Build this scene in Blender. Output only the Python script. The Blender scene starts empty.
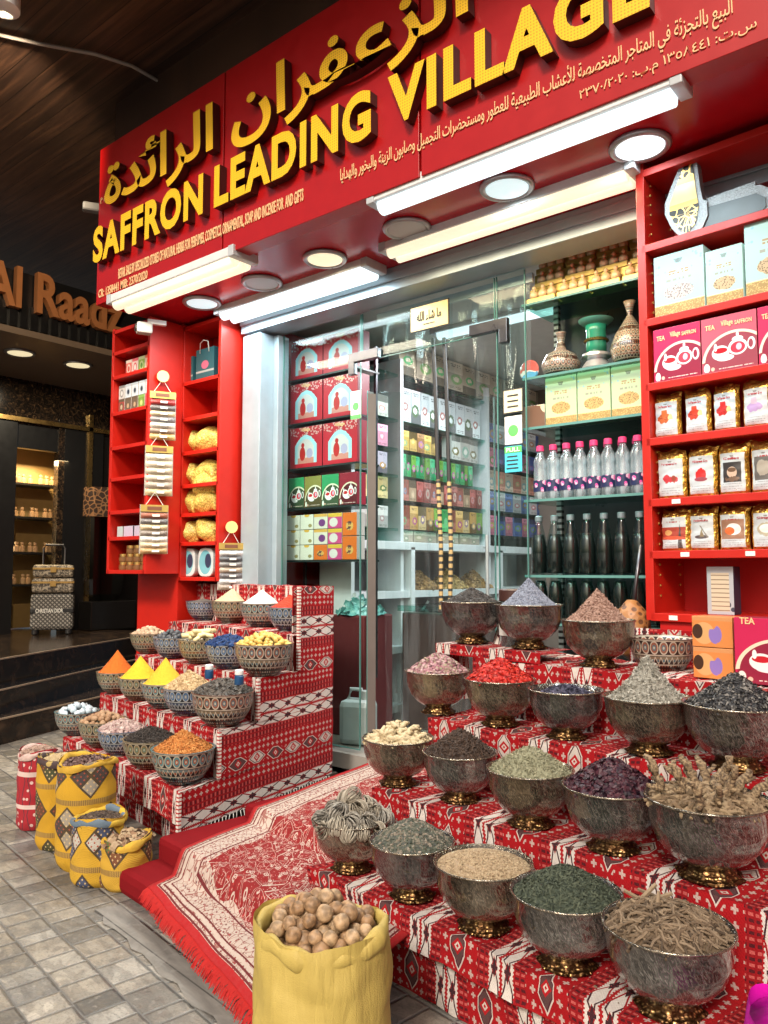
import bpy, math, random, unicodedata
import numpy as np
from mathutils import Vector, Matrix
R = math.radians
rnd = random.Random(7)
rng = np.random.default_rng(11)
sc = bpy.context.scene
COL = sc.collection

# ---------------------------------------------------------------- camera, world, sun, exposure
F, CW, CH = 780.0, 768, 1024
PITCH, YAW, CAMZ = math.atan(58/780), R(39.4), 1.30
cd = bpy.data.cameras.new('camera'); cam = bpy.data.objects.new('camera', cd); COL.objects.link(cam)
cam.location = (0, 0, CAMZ); cam.rotation_euler = (math.pi/2+PITCH, 0, YAW)
cd.sensor_fit = 'VERTICAL'; cd.sensor_height = 36; cd.lens = 36*F/CH
cd.clip_start = .05; cd.clip_end = 400
sc.camera = cam
w = bpy.data.worlds.new('World'); sc.world = w; w.use_nodes = True
wn = w.node_tree.nodes; wl = w.node_tree.links
sky = wn.new('ShaderNodeTexSky'); sky.sky_type = 'NISHITA'; sky.sun_disc = False
SUN_EL, SUN_DIR = R(37), Vector((-0.34, 1, 0)).normalized()     # light travels along SUN_DIR (into the shop front)
sky.sun_elevation = SUN_EL; sky.sun_rotation = math.atan2(-SUN_DIR.x, -SUN_DIR.y)
sky.air_density = 1.0; sky.dust_density = 7.0; sky.ozone_density = .3
wl.new(sky.outputs[0], wn['Background'].inputs[0]); wn['Background'].inputs[1].default_value = 0.06
sd = bpy.data.lights.new('sun', 'SUN'); sd.energy = 1.5; sd.angle = R(10); sd.color = (1, .93, .84)
so = bpy.data.objects.new('sun', sd); COL.objects.link(so)
d = Vector((SUN_DIR.x*math.cos(SUN_EL), SUN_DIR.y*math.cos(SUN_EL), -math.sin(SUN_EL)))
so.rotation_euler = d.to_track_quat('-Z', 'Y').to_euler()
vs = sc.view_settings
vs.view_transform = 'Standard'; vs.look = 'None'; vs.exposure = 0.93; vs.gamma = 1; vs.use_curve_mapping = False
cy = sc.cycles
cy.use_denoising = True
cy.max_bounces = 8; cy.transparent_max_bounces = 24; cy.glossy_bounces = 4; cy.diffuse_bounces = 3; cy.transmission_bounces = 4
cy.sample_clamp_indirect = 4.0; cy.caustics_reflective = False; cy.caustics_refractive = False

# ---------------------------------------------------------------- pixel of the survey -> point on a real plane
FW = Vector((-math.sin(YAW), math.cos(YAW), 0)); RT = Vector((math.cos(YAW), math.sin(YAW), 0))
def ray(px, py):
    a, b = (px-384)/F, (512-py)/F
    return FW*(math.cos(PITCH)-math.sin(PITCH)*b) + RT*a + Vector((0, 0, math.sin(PITCH)+math.cos(PITCH)*b))
C0 = Vector((0, 0, CAMZ))
def at_z(px, py, z): r = ray(px, py); return C0 + r*((z-CAMZ)/r.z)
def at_y(px, py, y): r = ray(px, py); return C0 + r*(y/r.y)
def at_x(px, py, x): r = ray(px, py); return C0 + r*(x/r.x)
def at_pl(px, py, p, n): r = ray(px, py); n = Vector(n); return C0 + r*((Vector(p)-C0).dot(n)/r.dot(n))
def at_t(px, py, t): return C0 + ray(px, py)*t

# ---------------------------------------------------------------- node expressions
class S:
    def __init__(s, m, k): s.m, s.k = m, k
    def __add__(a, b): return a.m.op('ADD', a, b)
    __radd__ = __add__
    def __sub__(a, b): return a.m.op('SUBTRACT', a, b)
    def __rsub__(a, b): return a.m.op('SUBTRACT', b, a)
    def __mul__(a, b): return a.m.op('MULTIPLY', a, b)
    __rmul__ = __mul__
    def __truediv__(a, b): return a.m.op('DIVIDE', a, b)
    def __neg__(a): return a*-1
    def __lt__(a, b): return a.m.op('LESS_THAN', a, b)
    def __gt__(a, b): return a.m.op('GREATER_THAN', a, b)
    def fr(a): return a.m.op('FRACT', a)
    def fl(a): return a.m.op('FLOOR', a)
    def ab(a): return a.m.op('ABSOLUTE', a)
    def mx(a, b): return a.m.op('MAXIMUM', a, b)
    def mn(a, b): return a.m.op('MINIMUM', a, b)
    def pw(a, b): return a.m.op('POWER', a, b)
    def sin(a): return a.m.op('SINE', a)
    def cos(a): return a.m.op('COSINE', a)
    def sq(a): return a.m.op('SQRT', a)
    def tri(a): return (a.fr()-.5).ab()*2          # 1 at integers, 0 half way
    def near(a, c, w): return (a-c).ab() < w
MATS = {}
class Mat:
    def __init__(s, name):
        s.m = bpy.data.materials.new(name); s.m.use_nodes = True; s.nt = s.m.node_tree; s.N = s.nt.nodes
        s.b = s.N['Principled BSDF']; MATS[name] = s.m; s._c = {}
    def put(s, sock, v):
        if isinstance(v, S): s.nt.links.new(v.k, sock)
        elif isinstance(v, (tuple, list)) : sock.default_value = tuple(v)+(1,) if len(v) == 3 and len(sock.default_value) == 4 else v
        else: sock.default_value = v
    def node(s, t, **ins):
        n = s.N.new(t)
        for k, v in ins.items(): s.put(n.inputs[k], v)
        return n
    def op(s, o, *a):
        n = s.N.new('ShaderNodeMath'); n.operation = o
        for i, v in enumerate(a): s.put(n.inputs[i], v)
        return S(s, n.outputs[0])
    def vec(s, x, y, z=0):
        n = s.N.new('ShaderNodeCombineXYZ')
        for i, v in enumerate((x, y, z)): s.put(n.inputs[i], v)
        return S(s, n.outputs[0])
    def co(s, kind='Object'):
        if kind not in s._c:
            n = s.N.new('ShaderNodeTexCoord'); o = n.outputs[kind]
            x = s.N.new('ShaderNodeSeparateXYZ'); s.nt.links.new(o, x.inputs[0])
            s._c[kind] = [S(s, q) for q in x.outputs]+[S(s, o)]
        return s._c[kind]
    def noise(s, scale, vec=None, detail=3, dist=0, out=0):
        n = s.N.new('ShaderNodeTexNoise'); s.put(n.inputs['Scale'], scale); n.inputs['Detail'].default_value = detail; n.inputs['Distortion'].default_value = dist
        s.nt.links.new((vec or s.co()[3]).k, n.inputs['Vector']); return S(s, n.outputs[out])
    def vor(s, scale, vec=None, feature='F1', out='Distance', rand=1):
        n = s.N.new('ShaderNodeTexVoronoi'); n.feature = feature; n.inputs['Scale'].default_value = scale; n.inputs['Randomness'].default_value = rand
        s.nt.links.new((vec or s.co()[3]).k, n.inputs['Vector']); return S(s, n.outputs[out])
    def white(s, vec):
        n = s.N.new('ShaderNodeTexWhiteNoise'); s.nt.links.new(vec.k, n.inputs['Vector']); return S(s, n.outputs['Value'])
    def island(s):
        return S(s, s.N.new('ShaderNodeNewGeometry').outputs['Random Per Island'])
    def objrand(s):
        return S(s, s.N.new('ShaderNodeObjectInfo').outputs['Random'])
    def mix(s, f, a, b):
        n = s.N.new('ShaderNodeMix'); n.data_type = 'RGBA'; s.put(n.inputs[0], f)
        s.put(n.inputs[6], a); s.put(n.inputs[7], b); return S(s, n.outputs[2])
    def ramp(s, f, stops, interp='LINEAR'):
        n = s.N.new('ShaderNodeValToRGB'); cr = n.color_ramp; cr.interpolation = interp
        while len(cr.elements) < len(stops): cr.elements.new(.5)
        for e, (p, c) in zip(cr.elements, stops): e.position = p; e.color = tuple(c)+(1,)
        s.nt.links.new(f.k, n.inputs[0]); return S(s, n.outputs[0])
    def sm(s, a, lo, hi):
        n = s.N.new('ShaderNodeMapRange'); n.interpolation_type = 'SMOOTHSTEP'; s.put(n.inputs[0], a); n.inputs[1].default_value = lo; n.inputs[2].default_value = hi
        return S(s, n.outputs[0])
    def out(s, col, rough=.5, metal=0, bump=None, bs=.3, bd=.01, **kw):
        b = s.b; s.put(b.inputs['Base Color'], col); s.put(b.inputs['Roughness'], rough); s.put(b.inputs['Metallic'], metal)
        if bump is not None:
            n = s.N.new('ShaderNodeBump'); n.inputs['Strength'].default_value = bs; n.inputs['Distance'].default_value = bd
            s.nt.links.new(bump.k, n.inputs['Height']); s.nt.links.new(n.outputs[0], b.inputs['Normal'])
        for k, v in kw.items(): s.put(b.inputs[k.replace('_', ' ')], v)
        return s.m
def plain(name, col, rough=.5, metal=0, **kw):
    """one-colour paint with faint wear in its gloss and grain"""
    m = Mat(name); n = m.noise(14, m.co()[3], 4)
    c = m.mix(n, tuple(x*.86 for x in col), tuple(min(1, x*1.1) for x in col))
    return m.out(c, m.op('ADD', n*.16, rough-.08), metal, m.noise(160, m.co()[3], 2), .06, .002, **kw)
def lamp(name, col, strength):
    m = Mat(name); return m.out((.8, .8, .8), .4, 0, None, **{'Emission_Color': col, 'Emission_Strength': strength})

# ---------------------------------------------------------------- mesh building
class MB:
    def __init__(s): s.v, s.f, s.uv, s.mi, s.m = [], [], [], [], 0
    def face(s, pts, uv=None):
        i = len(s.v); s.v += [tuple(p) for p in pts]; s.f.append(tuple(range(i, i+len(pts)))); s.mi.append(s.m)
        s.uv.append(uv or [(0, 0)]*len(pts))
    def box(s, c, d, rz=0, M=None, mf=None):
        """c centre, d full size; mf = material index of the -Y face"""
        hx, hy, hz = d[0]/2, d[1]/2, d[2]/2
        P = [Vector((x, y, z)) for z in (-hz, hz) for y in (-hy, hy) for x in (-hx, hx)]
        q = M or (Matrix.Translation(c) @ Matrix.Rotation(rz, 4, 'Z'))
        P2 = [q @ p for p in P]; b = len(s.v); s.v += [tuple(p) for p in P2]
        for k, (f, ax) in enumerate((((0, 1, 5, 4), (0, 2)), ((1, 3, 7, 5), (1, 2)), ((3, 2, 6, 7), (0, 2)), ((2, 0, 4, 6), (1, 2)), ((4, 5, 7, 6), (0, 1)), ((2, 3, 1, 0), (0, 1)))):
            s.f.append(tuple(b+i for i in f)); s.mi.append(mf if (k == 0 and mf is not None) else s.m)
            s.uv.append([((P[i][ax[0]]+c[ax[0]]), (P[i][ax[1]]+c[ax[1]])) for i in f])
        return s
    def bar(s, a, b, t, h=None):
        a, b = Vector(a), Vector(b); dv = b-a; L = dv.length
        M = Matrix.Translation((a+b)/2) @ dv.to_track_quat('X', 'Z').to_matrix().to_4x4()
        return s.box((0, 0, 0), (L, t, h or t), M=M)
    def lathe(s, prof, n=32, c=(0, 0, 0), wob=None, cap=True):
        b = len(s.v); k = len(prof)
        for j, (r, z) in enumerate(prof):
            for i in range(n):
                a = 2*math.pi*i/n; rr, zz = r, z
                if wob: rr, zz = wob(j, a, r, z)
                s.v.append((c[0]+rr*math.cos(a), c[1]+rr*math.sin(a), c[2]+zz))
        for j in range(k-1):
            for i in range(n):
                i2 = (i+1) % n
                s.f.append((b+j*n+i, b+j*n+i2, b+(j+1)*n+i2, b+(j+1)*n+i)); s.mi.append(s.m)
                s.uv.append([(i/n, j/(k-1)), ((i+1)/n, j/(k-1)), ((i+1)/n, (j+1)/(k-1)), (i/n, (j+1)/(k-1))])
        if cap:
            for j, rev in ((0, True), (k-1, False)):
                f = [b+j*n+i for i in range(n)]; f = f[::-1] if rev else f
                s.f.append(tuple(f)); s.mi.append(s.m); s.uv.append([(0, 0)]*n)
        return s
    def tube(s, pts, r, n=8):
        pts = [Vector(p) for p in pts]; b = len(s.v); rs = r if isinstance(r, (list, tuple)) else [r]*len(pts)
        for j, p in enumerate(pts):
            t = (pts[min(j+1, len(pts)-1)]-pts[max(j-1, 0)]).normalized()
            u = t.cross(Vector((0, 0, 1)) if abs(t.z) < .9 else Vector((1, 0, 0))).normalized(); v = t.cross(u)
            for i in range(n):
                a = 2*math.pi*i/n; s.v.append(tuple(p+(u*math.cos(a)+v*math.sin(a))*rs[j]))
        for j in range(len(pts)-1):
            for i in range(n):
                i2 = (i+1) % n; s.f.append((b+j*n+i, b+(j+1)*n+i, b+(j+1)*n+i2, b+j*n+i2)); s.mi.append(s.m); s.uv.append([(0, 0)]*4)
        for j in (0, len(pts)-1):
            f = [b+j*n+i for i in range(n)]; s.f.append(tuple(f if j == 0 else f[::-1])); s.mi.append(s.m); s.uv.append([(0, 0)]*n)
        return s
    def prism(s, poly, y0, y1, back=True):
        """outline in x,z from y0 (front) to y1"""
        n = len(poly); b = len(s.v)
        s.v += [(x, y0, z) for x, z in poly]+[(x, y1, z) for x, z in poly]
        s.f.append(tuple(range(b, b+n))); s.mi.append(s.m); s.uv.append(list(poly))
        if back: s.f.append(tuple(range(b+2*n-1, b+n-1, -1))); s.mi.append(s.m); s.uv.append(list(poly)[::-1])
        for i in range(n):
            j = (i+1) % n; s.f.append((b+j, b+i, b+n+i, b+n+j)); s.mi.append(s.m); s.uv.append([(0, 0)]*4)
        return s
    def grid(s, fn, nu, nv, uvf=None):
        b = len(s.v)
        for j in range(nv+1):
            for i in range(nu+1): s.v.append(tuple(fn(i/nu, j/nv)))
        for j in range(nv):
            for i in range(nu):
                a = b+j*(nu+1)+i; s.f.append((a, a+1, a+nu+2, a+nu+1)); s.mi.append(s.m)
                q = [(i/nu, j/nv), ((i+1)/nu, j/nv), ((i+1)/nu, (j+1)/nv), (i/nu, (j+1)/nv)]
                s.uv.append([uvf(*t) for t in q] if uvf else q)
        return s
    def obj(s, name, mats, parent=None, loc=(0, 0, 0), rz=0, smooth=False, bevel=0, solid=0):
        me = bpy.data.meshes.new(name); me.from_pydata(s.v, [], s.f)
        for m in (mats if isinstance(mats, (list, tuple)) else [mats]): me.materials.append(m)
        me.polygons.foreach_set('material_index', s.mi)
        u = me.uv_layers.new(name='UVMap'); u.data.foreach_set('uv', [c for f in s.uv for p in f for c in p])
        if smooth: me.polygons.foreach_set('use_smooth', [True]*len(s.f))
        me.validate(); me.update()
        o = bpy.data.objects.new(name, me); COL.objects.link(o); o.location = loc; o.rotation_euler = (0, 0, rz)
        if parent: o.parent = parent
        if smooth == 'auto':
            md = o.modifiers.new('e', 'EDGE_SPLIT'); md.split_angle = R(38)
        if solid: md = o.modifiers.new('s', 'SOLIDIFY'); md.thickness = solid; md.offset = 0
        if bevel: md = o.modifiers.new('b', 'BEVEL'); md.width = bevel; md.segments = 2; md.limit_method = 'ANGLE'; md.angle_limit = R(50)
        return o
def Box(c, d, rz=0): return MB().box(c, d, rz)
def tag(o, label=None, cat=None, group=None, kind=None):
    for k, v in (('label', label), ('category', cat), ('group', group), ('kind', kind)):
        if v: o[k] = v
    return o
def thing(name, label, cat, loc=(0, 0, 0), rz=0, group=None, kind=None):
    o = bpy.data.objects.new(name, None); COL.objects.link(o); o.location = loc; o.rotation_euler = (0, 0, rz)
    o.empty_display_size = .05
    return tag(o, label, cat, group, kind)
KIDS = {}
def dup(root, loc=None, rz=None, label=None, group=None, scale=None):
    c = root.copy(); COL.objects.link(c)
    if loc is not None: c.location = loc
    if rz is not None: c.rotation_euler = (0, 0, rz) if not isinstance(rz, tuple) else rz
    if scale is not None: c.scale = scale if isinstance(scale, tuple) else (scale,)*3
    tag(c, label, None, group)
    for ch in list(root.children):
        k = ch.copy(); COL.objects.link(k); k.parent = c
        for g in list(ch.children):
            q = g.copy(); COL.objects.link(q); q.parent = k
    return c

# ---------------------------------------------------------------- lettering
_forms = {}
for _cp in list(range(0xFB50, 0xFDFF))+list(range(0xFE70, 0xFEFF)):
    _d = unicodedata.decomposition(chr(_cp)).split()
    if _d and _d[0] in ('<isolated>', '<final>', '<initial>', '<medial>') and len(_d) == 2:
        _forms.setdefault(chr(int(_d[1], 16)), {}).setdefault(_d[0][1:-1], chr(_cp))
def arabic(t):
    words = []
    for wd in t.split(' '):
        if any(c in '٠١٢٣٤٥٦٧٨٩' for c in wd): words.append(wd); continue
        wd = wd.replace('لا', '\ufefb').replace('لأ', '\ufef7'); o = []
        dual = lambda c: 'initial' in _forms.get(c, {})
        jp_ = lambda c: c in '\ufefb\ufef7' or 'final' in _forms.get(c, {})
        for i, c in enumerate(wd):
            p = wd[i-1] if i else ' '; n = wd[i+1] if i+1 < len(wd) else ' '
            a, b = dual(p) and jp_(c), dual(c) and jp_(n)
            if c in '\ufefb\ufef7': o.append(chr(ord(c)+1) if a else c)
            else: o.append(_forms.get(c, {}).get('medial' if a and b else 'final' if a else 'initial' if b else 'isolated', c))
        words.append(''.join(reversed(o)))
    return ' '.join(reversed(words))
def _glyphs(text, bold, res, gap, deep):
    c = bpy.data.curves.new('t', 'FONT'); c.body = text; c.size = 1; c.offset = bold; c.resolution_u = res; c.space_character = gap
    c.extrude = .5 if deep else 0
    o = bpy.data.objects.new('t', c); COL.objects.link(o); bpy.context.view_layer.update()
    me = bpy.data.meshes.new_from_object(o.evaluated_get(bpy.context.evaluated_depsgraph_get())); bpy.data.objects.remove(o)
    a = np.empty(len(me.vertices)*3); me.vertices.foreach_get('co', a); f = [tuple(p.vertices) for p in me.polygons]; nz = [p.normal.z for p in me.polygons]
    bpy.data.meshes.remove(me); return a.reshape(-1, 3), f, nz
_adv = {}
def _advance(ch):
    if ch not in _adv: _adv[ch] = _glyphs(ch+'|', 0, 1, 1, False)[0][:, 0].max()-_glyphs('|', 0, 1, 1, False)[0][:, 0].max()
    return _adv[ch]
def lettering(text, mat, width=None, height=None, bold=0.0, depth=.0, name='lettering', parent=None, loc=(0, 0, 0), rz=0, align='c', side=None, ar=False, res=4, gap=1.0):
    """writing as a mesh standing in the x-z plane facing -y; width/height fit the inked box; loc = its centre (align c), left bottom (l)"""
    if ar:      # joined script: one solid per glyph, so overlapping joints stay filled
        A, Fc, NZ, x = [], [], [], 0; k = 0
        for i, ch in enumerate(arabic(text)):
            if ch != ' ':
                g_, f_, n_ = _glyphs(ch, bold, res, 1, depth); g_ = g_+np.array([x, 0, .012*(i % 2)]); Fc += [tuple(k+j for j in q) for q in f_]; NZ += n_; A.append(g_); k += len(g_)
            x += _advance(ch)
        a = np.concatenate(A)
    else: a, Fc, NZ = _glyphs(text, bold, res, gap, depth)
    lo, hi = a.min(0), a.max(0); sz = np.maximum(hi-lo, 1e-6)
    sx = width/sz[0] if width else None; sy = height/sz[1] if height else None
    sx = sx or sy or 1; sy = sy or sx
    x = (a[:, 0]-lo[0])*sx; z = (a[:, 1]-lo[1])*sy; y = -a[:, 2]*(depth or .001)
    if align == 'c': x -= sz[0]*sx/2; z -= sz[1]*sy/2
    me = bpy.data.meshes.new(name); me.from_pydata(np.stack([x, y, z], 1).tolist(), [], Fc); me.materials.append(mat)
    if side:
        me.materials.append(side); me.polygons.foreach_set('material_index', [0 if n > .6 else 1 for n in NZ])
    me.update()
    q = bpy.data.objects.new(name, me); COL.objects.link(q); q.location = loc; q.rotation_euler = (0, 0, rz)
    if parent: q.parent = parent
    return q
# ================================================================ materials
RED = plain('red_lacquer', (.48, .012, .005), .42)
REDIN = plain('red_board', (.50, .008, .008), .5)
SIGNRED = plain('sign_red', (.40, .004, .005), .34)
SOFFIT = plain('soffit_red', (.42, .006, .014), .22)
YEL = (lambda m: (lambda q: m.out(m.mix((((q[0]/.013).fr()-.5)*((q[0]/.013).fr()-.5)+((q[2]/.013).fr()-.5)*((q[2]/.013).fr()-.5)) < .07, (.92, .54, .012), (.62, .30, .01)), .45))(m.co()))(Mat('letter_yellow'))
LETSIDE = plain('letter_side', (.05, .008, .006), .4)
CREAM = plain('letter_cream', (.88, .55, .28), .5)
WHITE = plain('white_paint', (.75, .76, .76), .4)
ALU = plain('aluminium', (.62, .64, .66), .32, .75)
ALUW = plain('pale_aluminium', (.36, .44, .49), .35, .3)
STEEL = plain('dark_steel', (.10, .10, .11), .3, .9)
BLACK = plain('black_plastic', (.015, .015, .016), .4)
DARK = plain('dark_stone', (.012, .011, .011), .18)
GOLD = plain('brass', (.72, .46, .16), .28, 1.0)
GOLDF = plain('gold_paper', (.62, .43, .12), .35, .6)
BRONZE = plain('bronze_letters', (.52, .21, .08), .4, .15)
PAPERW = plain('white_paper', (.78, .77, .72), .6)
INK = plain('ink', (.02, .018, .02), .6)
PINK = plain('pink_cap', (.80, .05, .18), .4)
CORK = plain('clay', (.45, .2, .1), .7)
REDC = plain('carpet_red', (.17, .007, .010), .95, 0, Specular_IOR_Level=.08)
BLUECAP = plain('blue_cap', (.02, .16, .42), .4)
TUBE_C = lamp('tube_cool', (.78, .95, 1.0), .66)
TUBE_W = lamp('tube_warm', (1.0, .82, .55), .52)
DISC_C = lamp('disc_cool', (.62, .95, 1.0), .40)
DISC_W = lamp('disc_warm', (1.0, .84, .50), .45)
RIMG = plain('lamp_rim', (.36, .36, .37), .3, .5)
DISC_OFF = plain('disc_unlit', (.45, .46, .46), .4)
def glass(name, tint, gl=.08, rough=.02, bump=None, film=.0, dcol=(.7, .8, .85)):
    m = Mat(name); nt = m.nt; N = m.N
    tr = N.new('ShaderNodeBsdfTransparent'); tr.inputs[0].default_value = (*tint, 1)
    g = N.new('ShaderNodeBsdfGlossy'); g.inputs['Roughness'].default_value = rough
    fr = N.new('ShaderNodeLayerWeight'); fr.inputs[0].default_value = .5
    ad = S(m, fr.outputs['Facing']).pw(4)*.8+gl
    mx = N.new('ShaderNodeMixShader'); nt.links.new(ad.k, mx.inputs[0]); nt.links.new(tr.outputs[0], mx.inputs[1]); nt.links.new(g.outputs[0], mx.inputs[2])
    if bump:
        b = N.new('ShaderNodeBump'); b.inputs['Strength'].default_value = bump[1]; b.inputs['Distance'].default_value = .01
        x, y, z, v = m.co(); n = m.noise(1, m.vec(x*bump[0], y*bump[0], z*bump[0]*.12), 3, .6); nt.links.new(n.k, b.inputs['Height'])
        nt.links.new(b.outputs[0], g.inputs['Normal']); nt.links.new(b.outputs[0], fr.inputs['Normal'])
    last = mx
    if film:
        di = N.new('ShaderNodeBsdfDiffuse'); di.inputs[0].default_value = (*dcol, 1)  # pale diffuse layer mixed over the clear shader, uneven by noise
        x, y, z, v = m.co(); n = m.noise(1, m.vec(x*22, y*22, z*2.2), 4, .4); k = (m.sm(n, .42, .75)*.8+.2)*film
        m2 = N.new('ShaderNodeMixShader'); nt.links.new(k.k, m2.inputs[0]); nt.links.new(mx.outputs[0], m2.inputs[1]); nt.links.new(di.outputs[0], m2.inputs[2]); last = m2
    nt.links.new(last.outputs[0], N['Material Output'].inputs[0]); return m.m
GLASS = glass('window_glass', (.88, .95, .94), .008)
GEDGE = plain('glass_edge', (.10, .24, .22), .15)
SHELFG = glass('shelf_glass', (.55, .82, .76), .05)
CURT = glass('plastic_strip', (.92, .96, .97), .015, .08, (14, .8), .06)
BOTT = glass('clear_bottle', (.86, .92, .94), .10, .08, (40, .3), .42)
BOTD = glass('dark_bottle', (.04, .10, .09), .05, .05)

def kilim(name, P=.31, red=(.33, .005, .009)):
    m = Mat(name); u, v, _, vv = m.co('UV')
    nz = m.noise(70, vv, 2)
    x = (u/P).fr(); y = v/.068
    WHT, BLK, DRK = (.66, .63, .58), (.018, .017, .022), (.10, .006, .010)
    # white double band: x in 0..0.30
    h = (x/.15).fr()                                    # across one band
    zig = (h-.5).ab()*2 - ((y*.5).tri()*.72+.08)
    k1 = zig.near(0, .10)
    hook = (h.near(.5, .08).mn((y*.5+.0).fr().near(.5, .16))).mx(h.near(.5, .25).mn((y*.5).fr().near(.5, .035)))
    arm = ((h-.5).ab()*2-((y*.5+.5).tri()*.9)).near(0, .075).mn((y*.5).fr().near(.0, .30).mx((y*.5).fr().near(1, .30)))
    wc = m.mix(k1, WHT, m.mix((y*.25).fr() > .5, BLK, (.30, .01, .015)))
    dmd = ((h-.5).ab()*2+((y*.5).fr()-.5).ab()*2.2).near(.42, .07); wc = m.mix(dmd, wc, m.mix((y*.25).fr() > .5, (.30, .01, .015), BLK)); wc = m.mix(hook, wc, BLK)
    edge = h.near(0, .07).mx(h.near(1, .07)); saw = h.near(0, .13).mx(h.near(1, .13)).mn((y*6).fr() > .5)
    wc = m.mix(edge.mx(saw), wc, (.36, .008, .012))
    # ladders 0.30..0.42 and 0.88..1
    lx = ((x-.30)/.06).fr(); tick = ((y*5).fr() > .45).mn(lx.near(.5, .34))
    lad = m.mix(tick, (.26, .006, .010), m.mix((y*2.5).fr() > .5, (.05, .008, .012), (.50, .10, .09)))
    # medallion zone 0.42..0.88
    cx = (x-.65)*P*1.35; cyy = ((v/.145).fr()-.5)*.195
    ax, ay = cx.ab(), cyy.ab()
    hx = (ay*.62+ax*1.0).mx(ax*1.45)
    dm = ax+ay*.9
    alt = (v/.145).fl()*.5
    inner = m.mix((alt.fr() > .25), (.07, .05, .05), (.55, .51, .46))
    mc = m.mix(hx < .056, red, (.60, .55, .49)); mc = m.mix(hx < .050, mc, (.04, .02, .03)); mc = m.mix(hx < .044, mc, inner)
    mc = m.mix(dm < .030, mc, (.40, .01, .015)); mc = m.mix(dm < .016, mc, (.60, .55, .49)); mc = m.mix(dm < .007, mc, (.40, .01, .015))
    # small white crosses in the corners
    gx = (cx.ab()/.042).fr()-.5; gy = (v/.036).fr()-.5
    cr = gx.ab().mn(gy.ab()) < .10; cr2 = (gx.ab().mx(gy.ab())) < .30
    cr = cr.mn(cr2).mn(hx > .072).mn(gx.ab()+gy.ab() < .52)
    mc = m.mix(cr, mc, (.50, .38, .34))
    c = m.mix(x < .30, m.mix((x-.65).ab() < .23, lad, mc), wc)
    c = m.mix(nz*.35, c, (.20, .02, .02))
    weave = (u*700).sin()*(v*700).sin()
    return m.out(c, .95, 0, weave, .25, .002, Specular_IOR_Level=.15)
KILIM = kilim('kilim_cloth')
KILIM_S = kilim('kilim_side', .41)

def mosaic(name, pal, seed=0, rep=False):
    """painted pottery: bands of teardrops, scallops, diamonds"""
    m = Mat(name); x, y, z, v = m.co(); a = m.op('ARCTAN2', y, x)/(2*math.pi)+.5
    h = (z/.085).fr() if rep else z/.13
    dk, c1, c2, c3, lt = [tuple(q*k_ for q in p) for p, k_ in zip(pal, (.35, .75, .75, .7, .80))]
    n = (a*22); n2 = a*34
    g = ((a*56).fr()-.5).ab()+((h*9).fr()-.5).ab()
    base = m.mix(g < .34, dk, m.mix(m.white(m.vec((a*56).fl(), (h*9).fl(), seed)) > .5, c1, lt))
    ex = (n.fr()-.5)*2; ey = (h-.78)/.20
    e = (ex*ex+ey*ey).sq()
    b1 = m.mix(e < .92, dk, lt); b1 = m.mix(e < .72, b1, c1); b1 = m.mix(e < .42, b1, c2); b1 = m.mix(e < .2, b1, lt)
    zz = (n2.tri()*.8+.1)-((h-.32)/.22)
    b2 = m.mix(zz > 0, c3, dk); b2 = m.mix(zz.near(0, .15), b2, lt)
    dd = ((n2.fr()-.5)*(n2.fr()-.5)+((h-.43)/.22)*((h-.43)/.22)).sq(); b2 = m.mix(dd < .2, b2, c2)
    c = m.mix(h.near(.78, .19), base, b1); c = m.mix(h.near(.43, .11), c, b2)
    for q in (.575, .31, .97): c = m.mix(h.near(q, .018), c, lt)
    c = m.mix(h > 1.005, c, c1); c = m.mix(m.noise(60, v, 3)*.4, c, dk)
    return m.out(c, .3, 0, m.noise(90, v, 2), .1, .002, Coat_Weight=.3)
MOS = [mosaic('mosaic_teal', ((.03, .03, .035), (.10, .30, .34), (.40, .10, .04), (.20, .28, .28), (.55, .50, .40)), 1),
       mosaic('mosaic_brick', ((.05, .025, .02), (.34, .12, .07), (.10, .20, .24), (.28, .22, .14), (.58, .52, .42)), 2),
       mosaic('mosaic_blue', ((.015, .02, .035), (.08, .20, .40), (.30, .30, .30), (.05, .08, .16), (.50, .52, .52)), 3),
       mosaic('mosaic_olive', ((.03, .025, .02), (.30, .22, .10), (.12, .24, .20), (.36, .14, .07), (.52, .46, .34)), 4)]
VASE1 = mosaic('vase_brick', ((.05, .025, .02), (.40, .14, .08), (.10, .26, .28), (.34, .26, .16), (.70, .62, .50)), 5, True); VASE2 = mosaic('vase_orange', ((.05, .03, .02), (.45, .18, .06), (.12, .28, .20), (.36, .14, .07), (.72, .64, .48)), 6, True)
def engraved(name, col, met=.8):
    m = Mat(name); x, y, z, v = m.co(); a = m.op('ARCTAN2', y, x)
    # leaf engraving: sheaves of slanted strokes
    w1 = m.noise(7, v, 2, 0, 1)
    q = m.N.new('ShaderNodeVectorMath'); q.operation = 'MULTIPLY_ADD'; m.nt.links.new(w1.k, q.inputs[0]); q.inputs[1].default_value = (.9, .5, 0); m.nt.links.new(m.vec(a*6+z*22, z*20-a*1.5, 0).k, q.inputs[2]); qv = S(m, q.outputs[0])
    ed = m.vor(1.0, qv, 'DISTANCE_TO_EDGE'); cell = m.vor(1.0, qv)
    vein = m.noise(1, m.vec(a*40+z*130, a*4-z*50, cell*6), 3, .3)
    ln = (1-m.sm(ed, .01, .09))*.35; st = m.sm(vein, .52, .62)*.75
    k = ln.mx(st)
    c = m.mix(k*.85, m.mix(m.sm(m.noise(5, v, 2), .35, .65), tuple(q_*.28 for q_ in col), tuple(q_*.50 for q_ in col)), tuple(min(1, q_*1.35) for q_ in col))
    return m.out(c, k*.10+.10, met, cell*.8-st*.35, .36, .010, Coat_Weight=.7)
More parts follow.
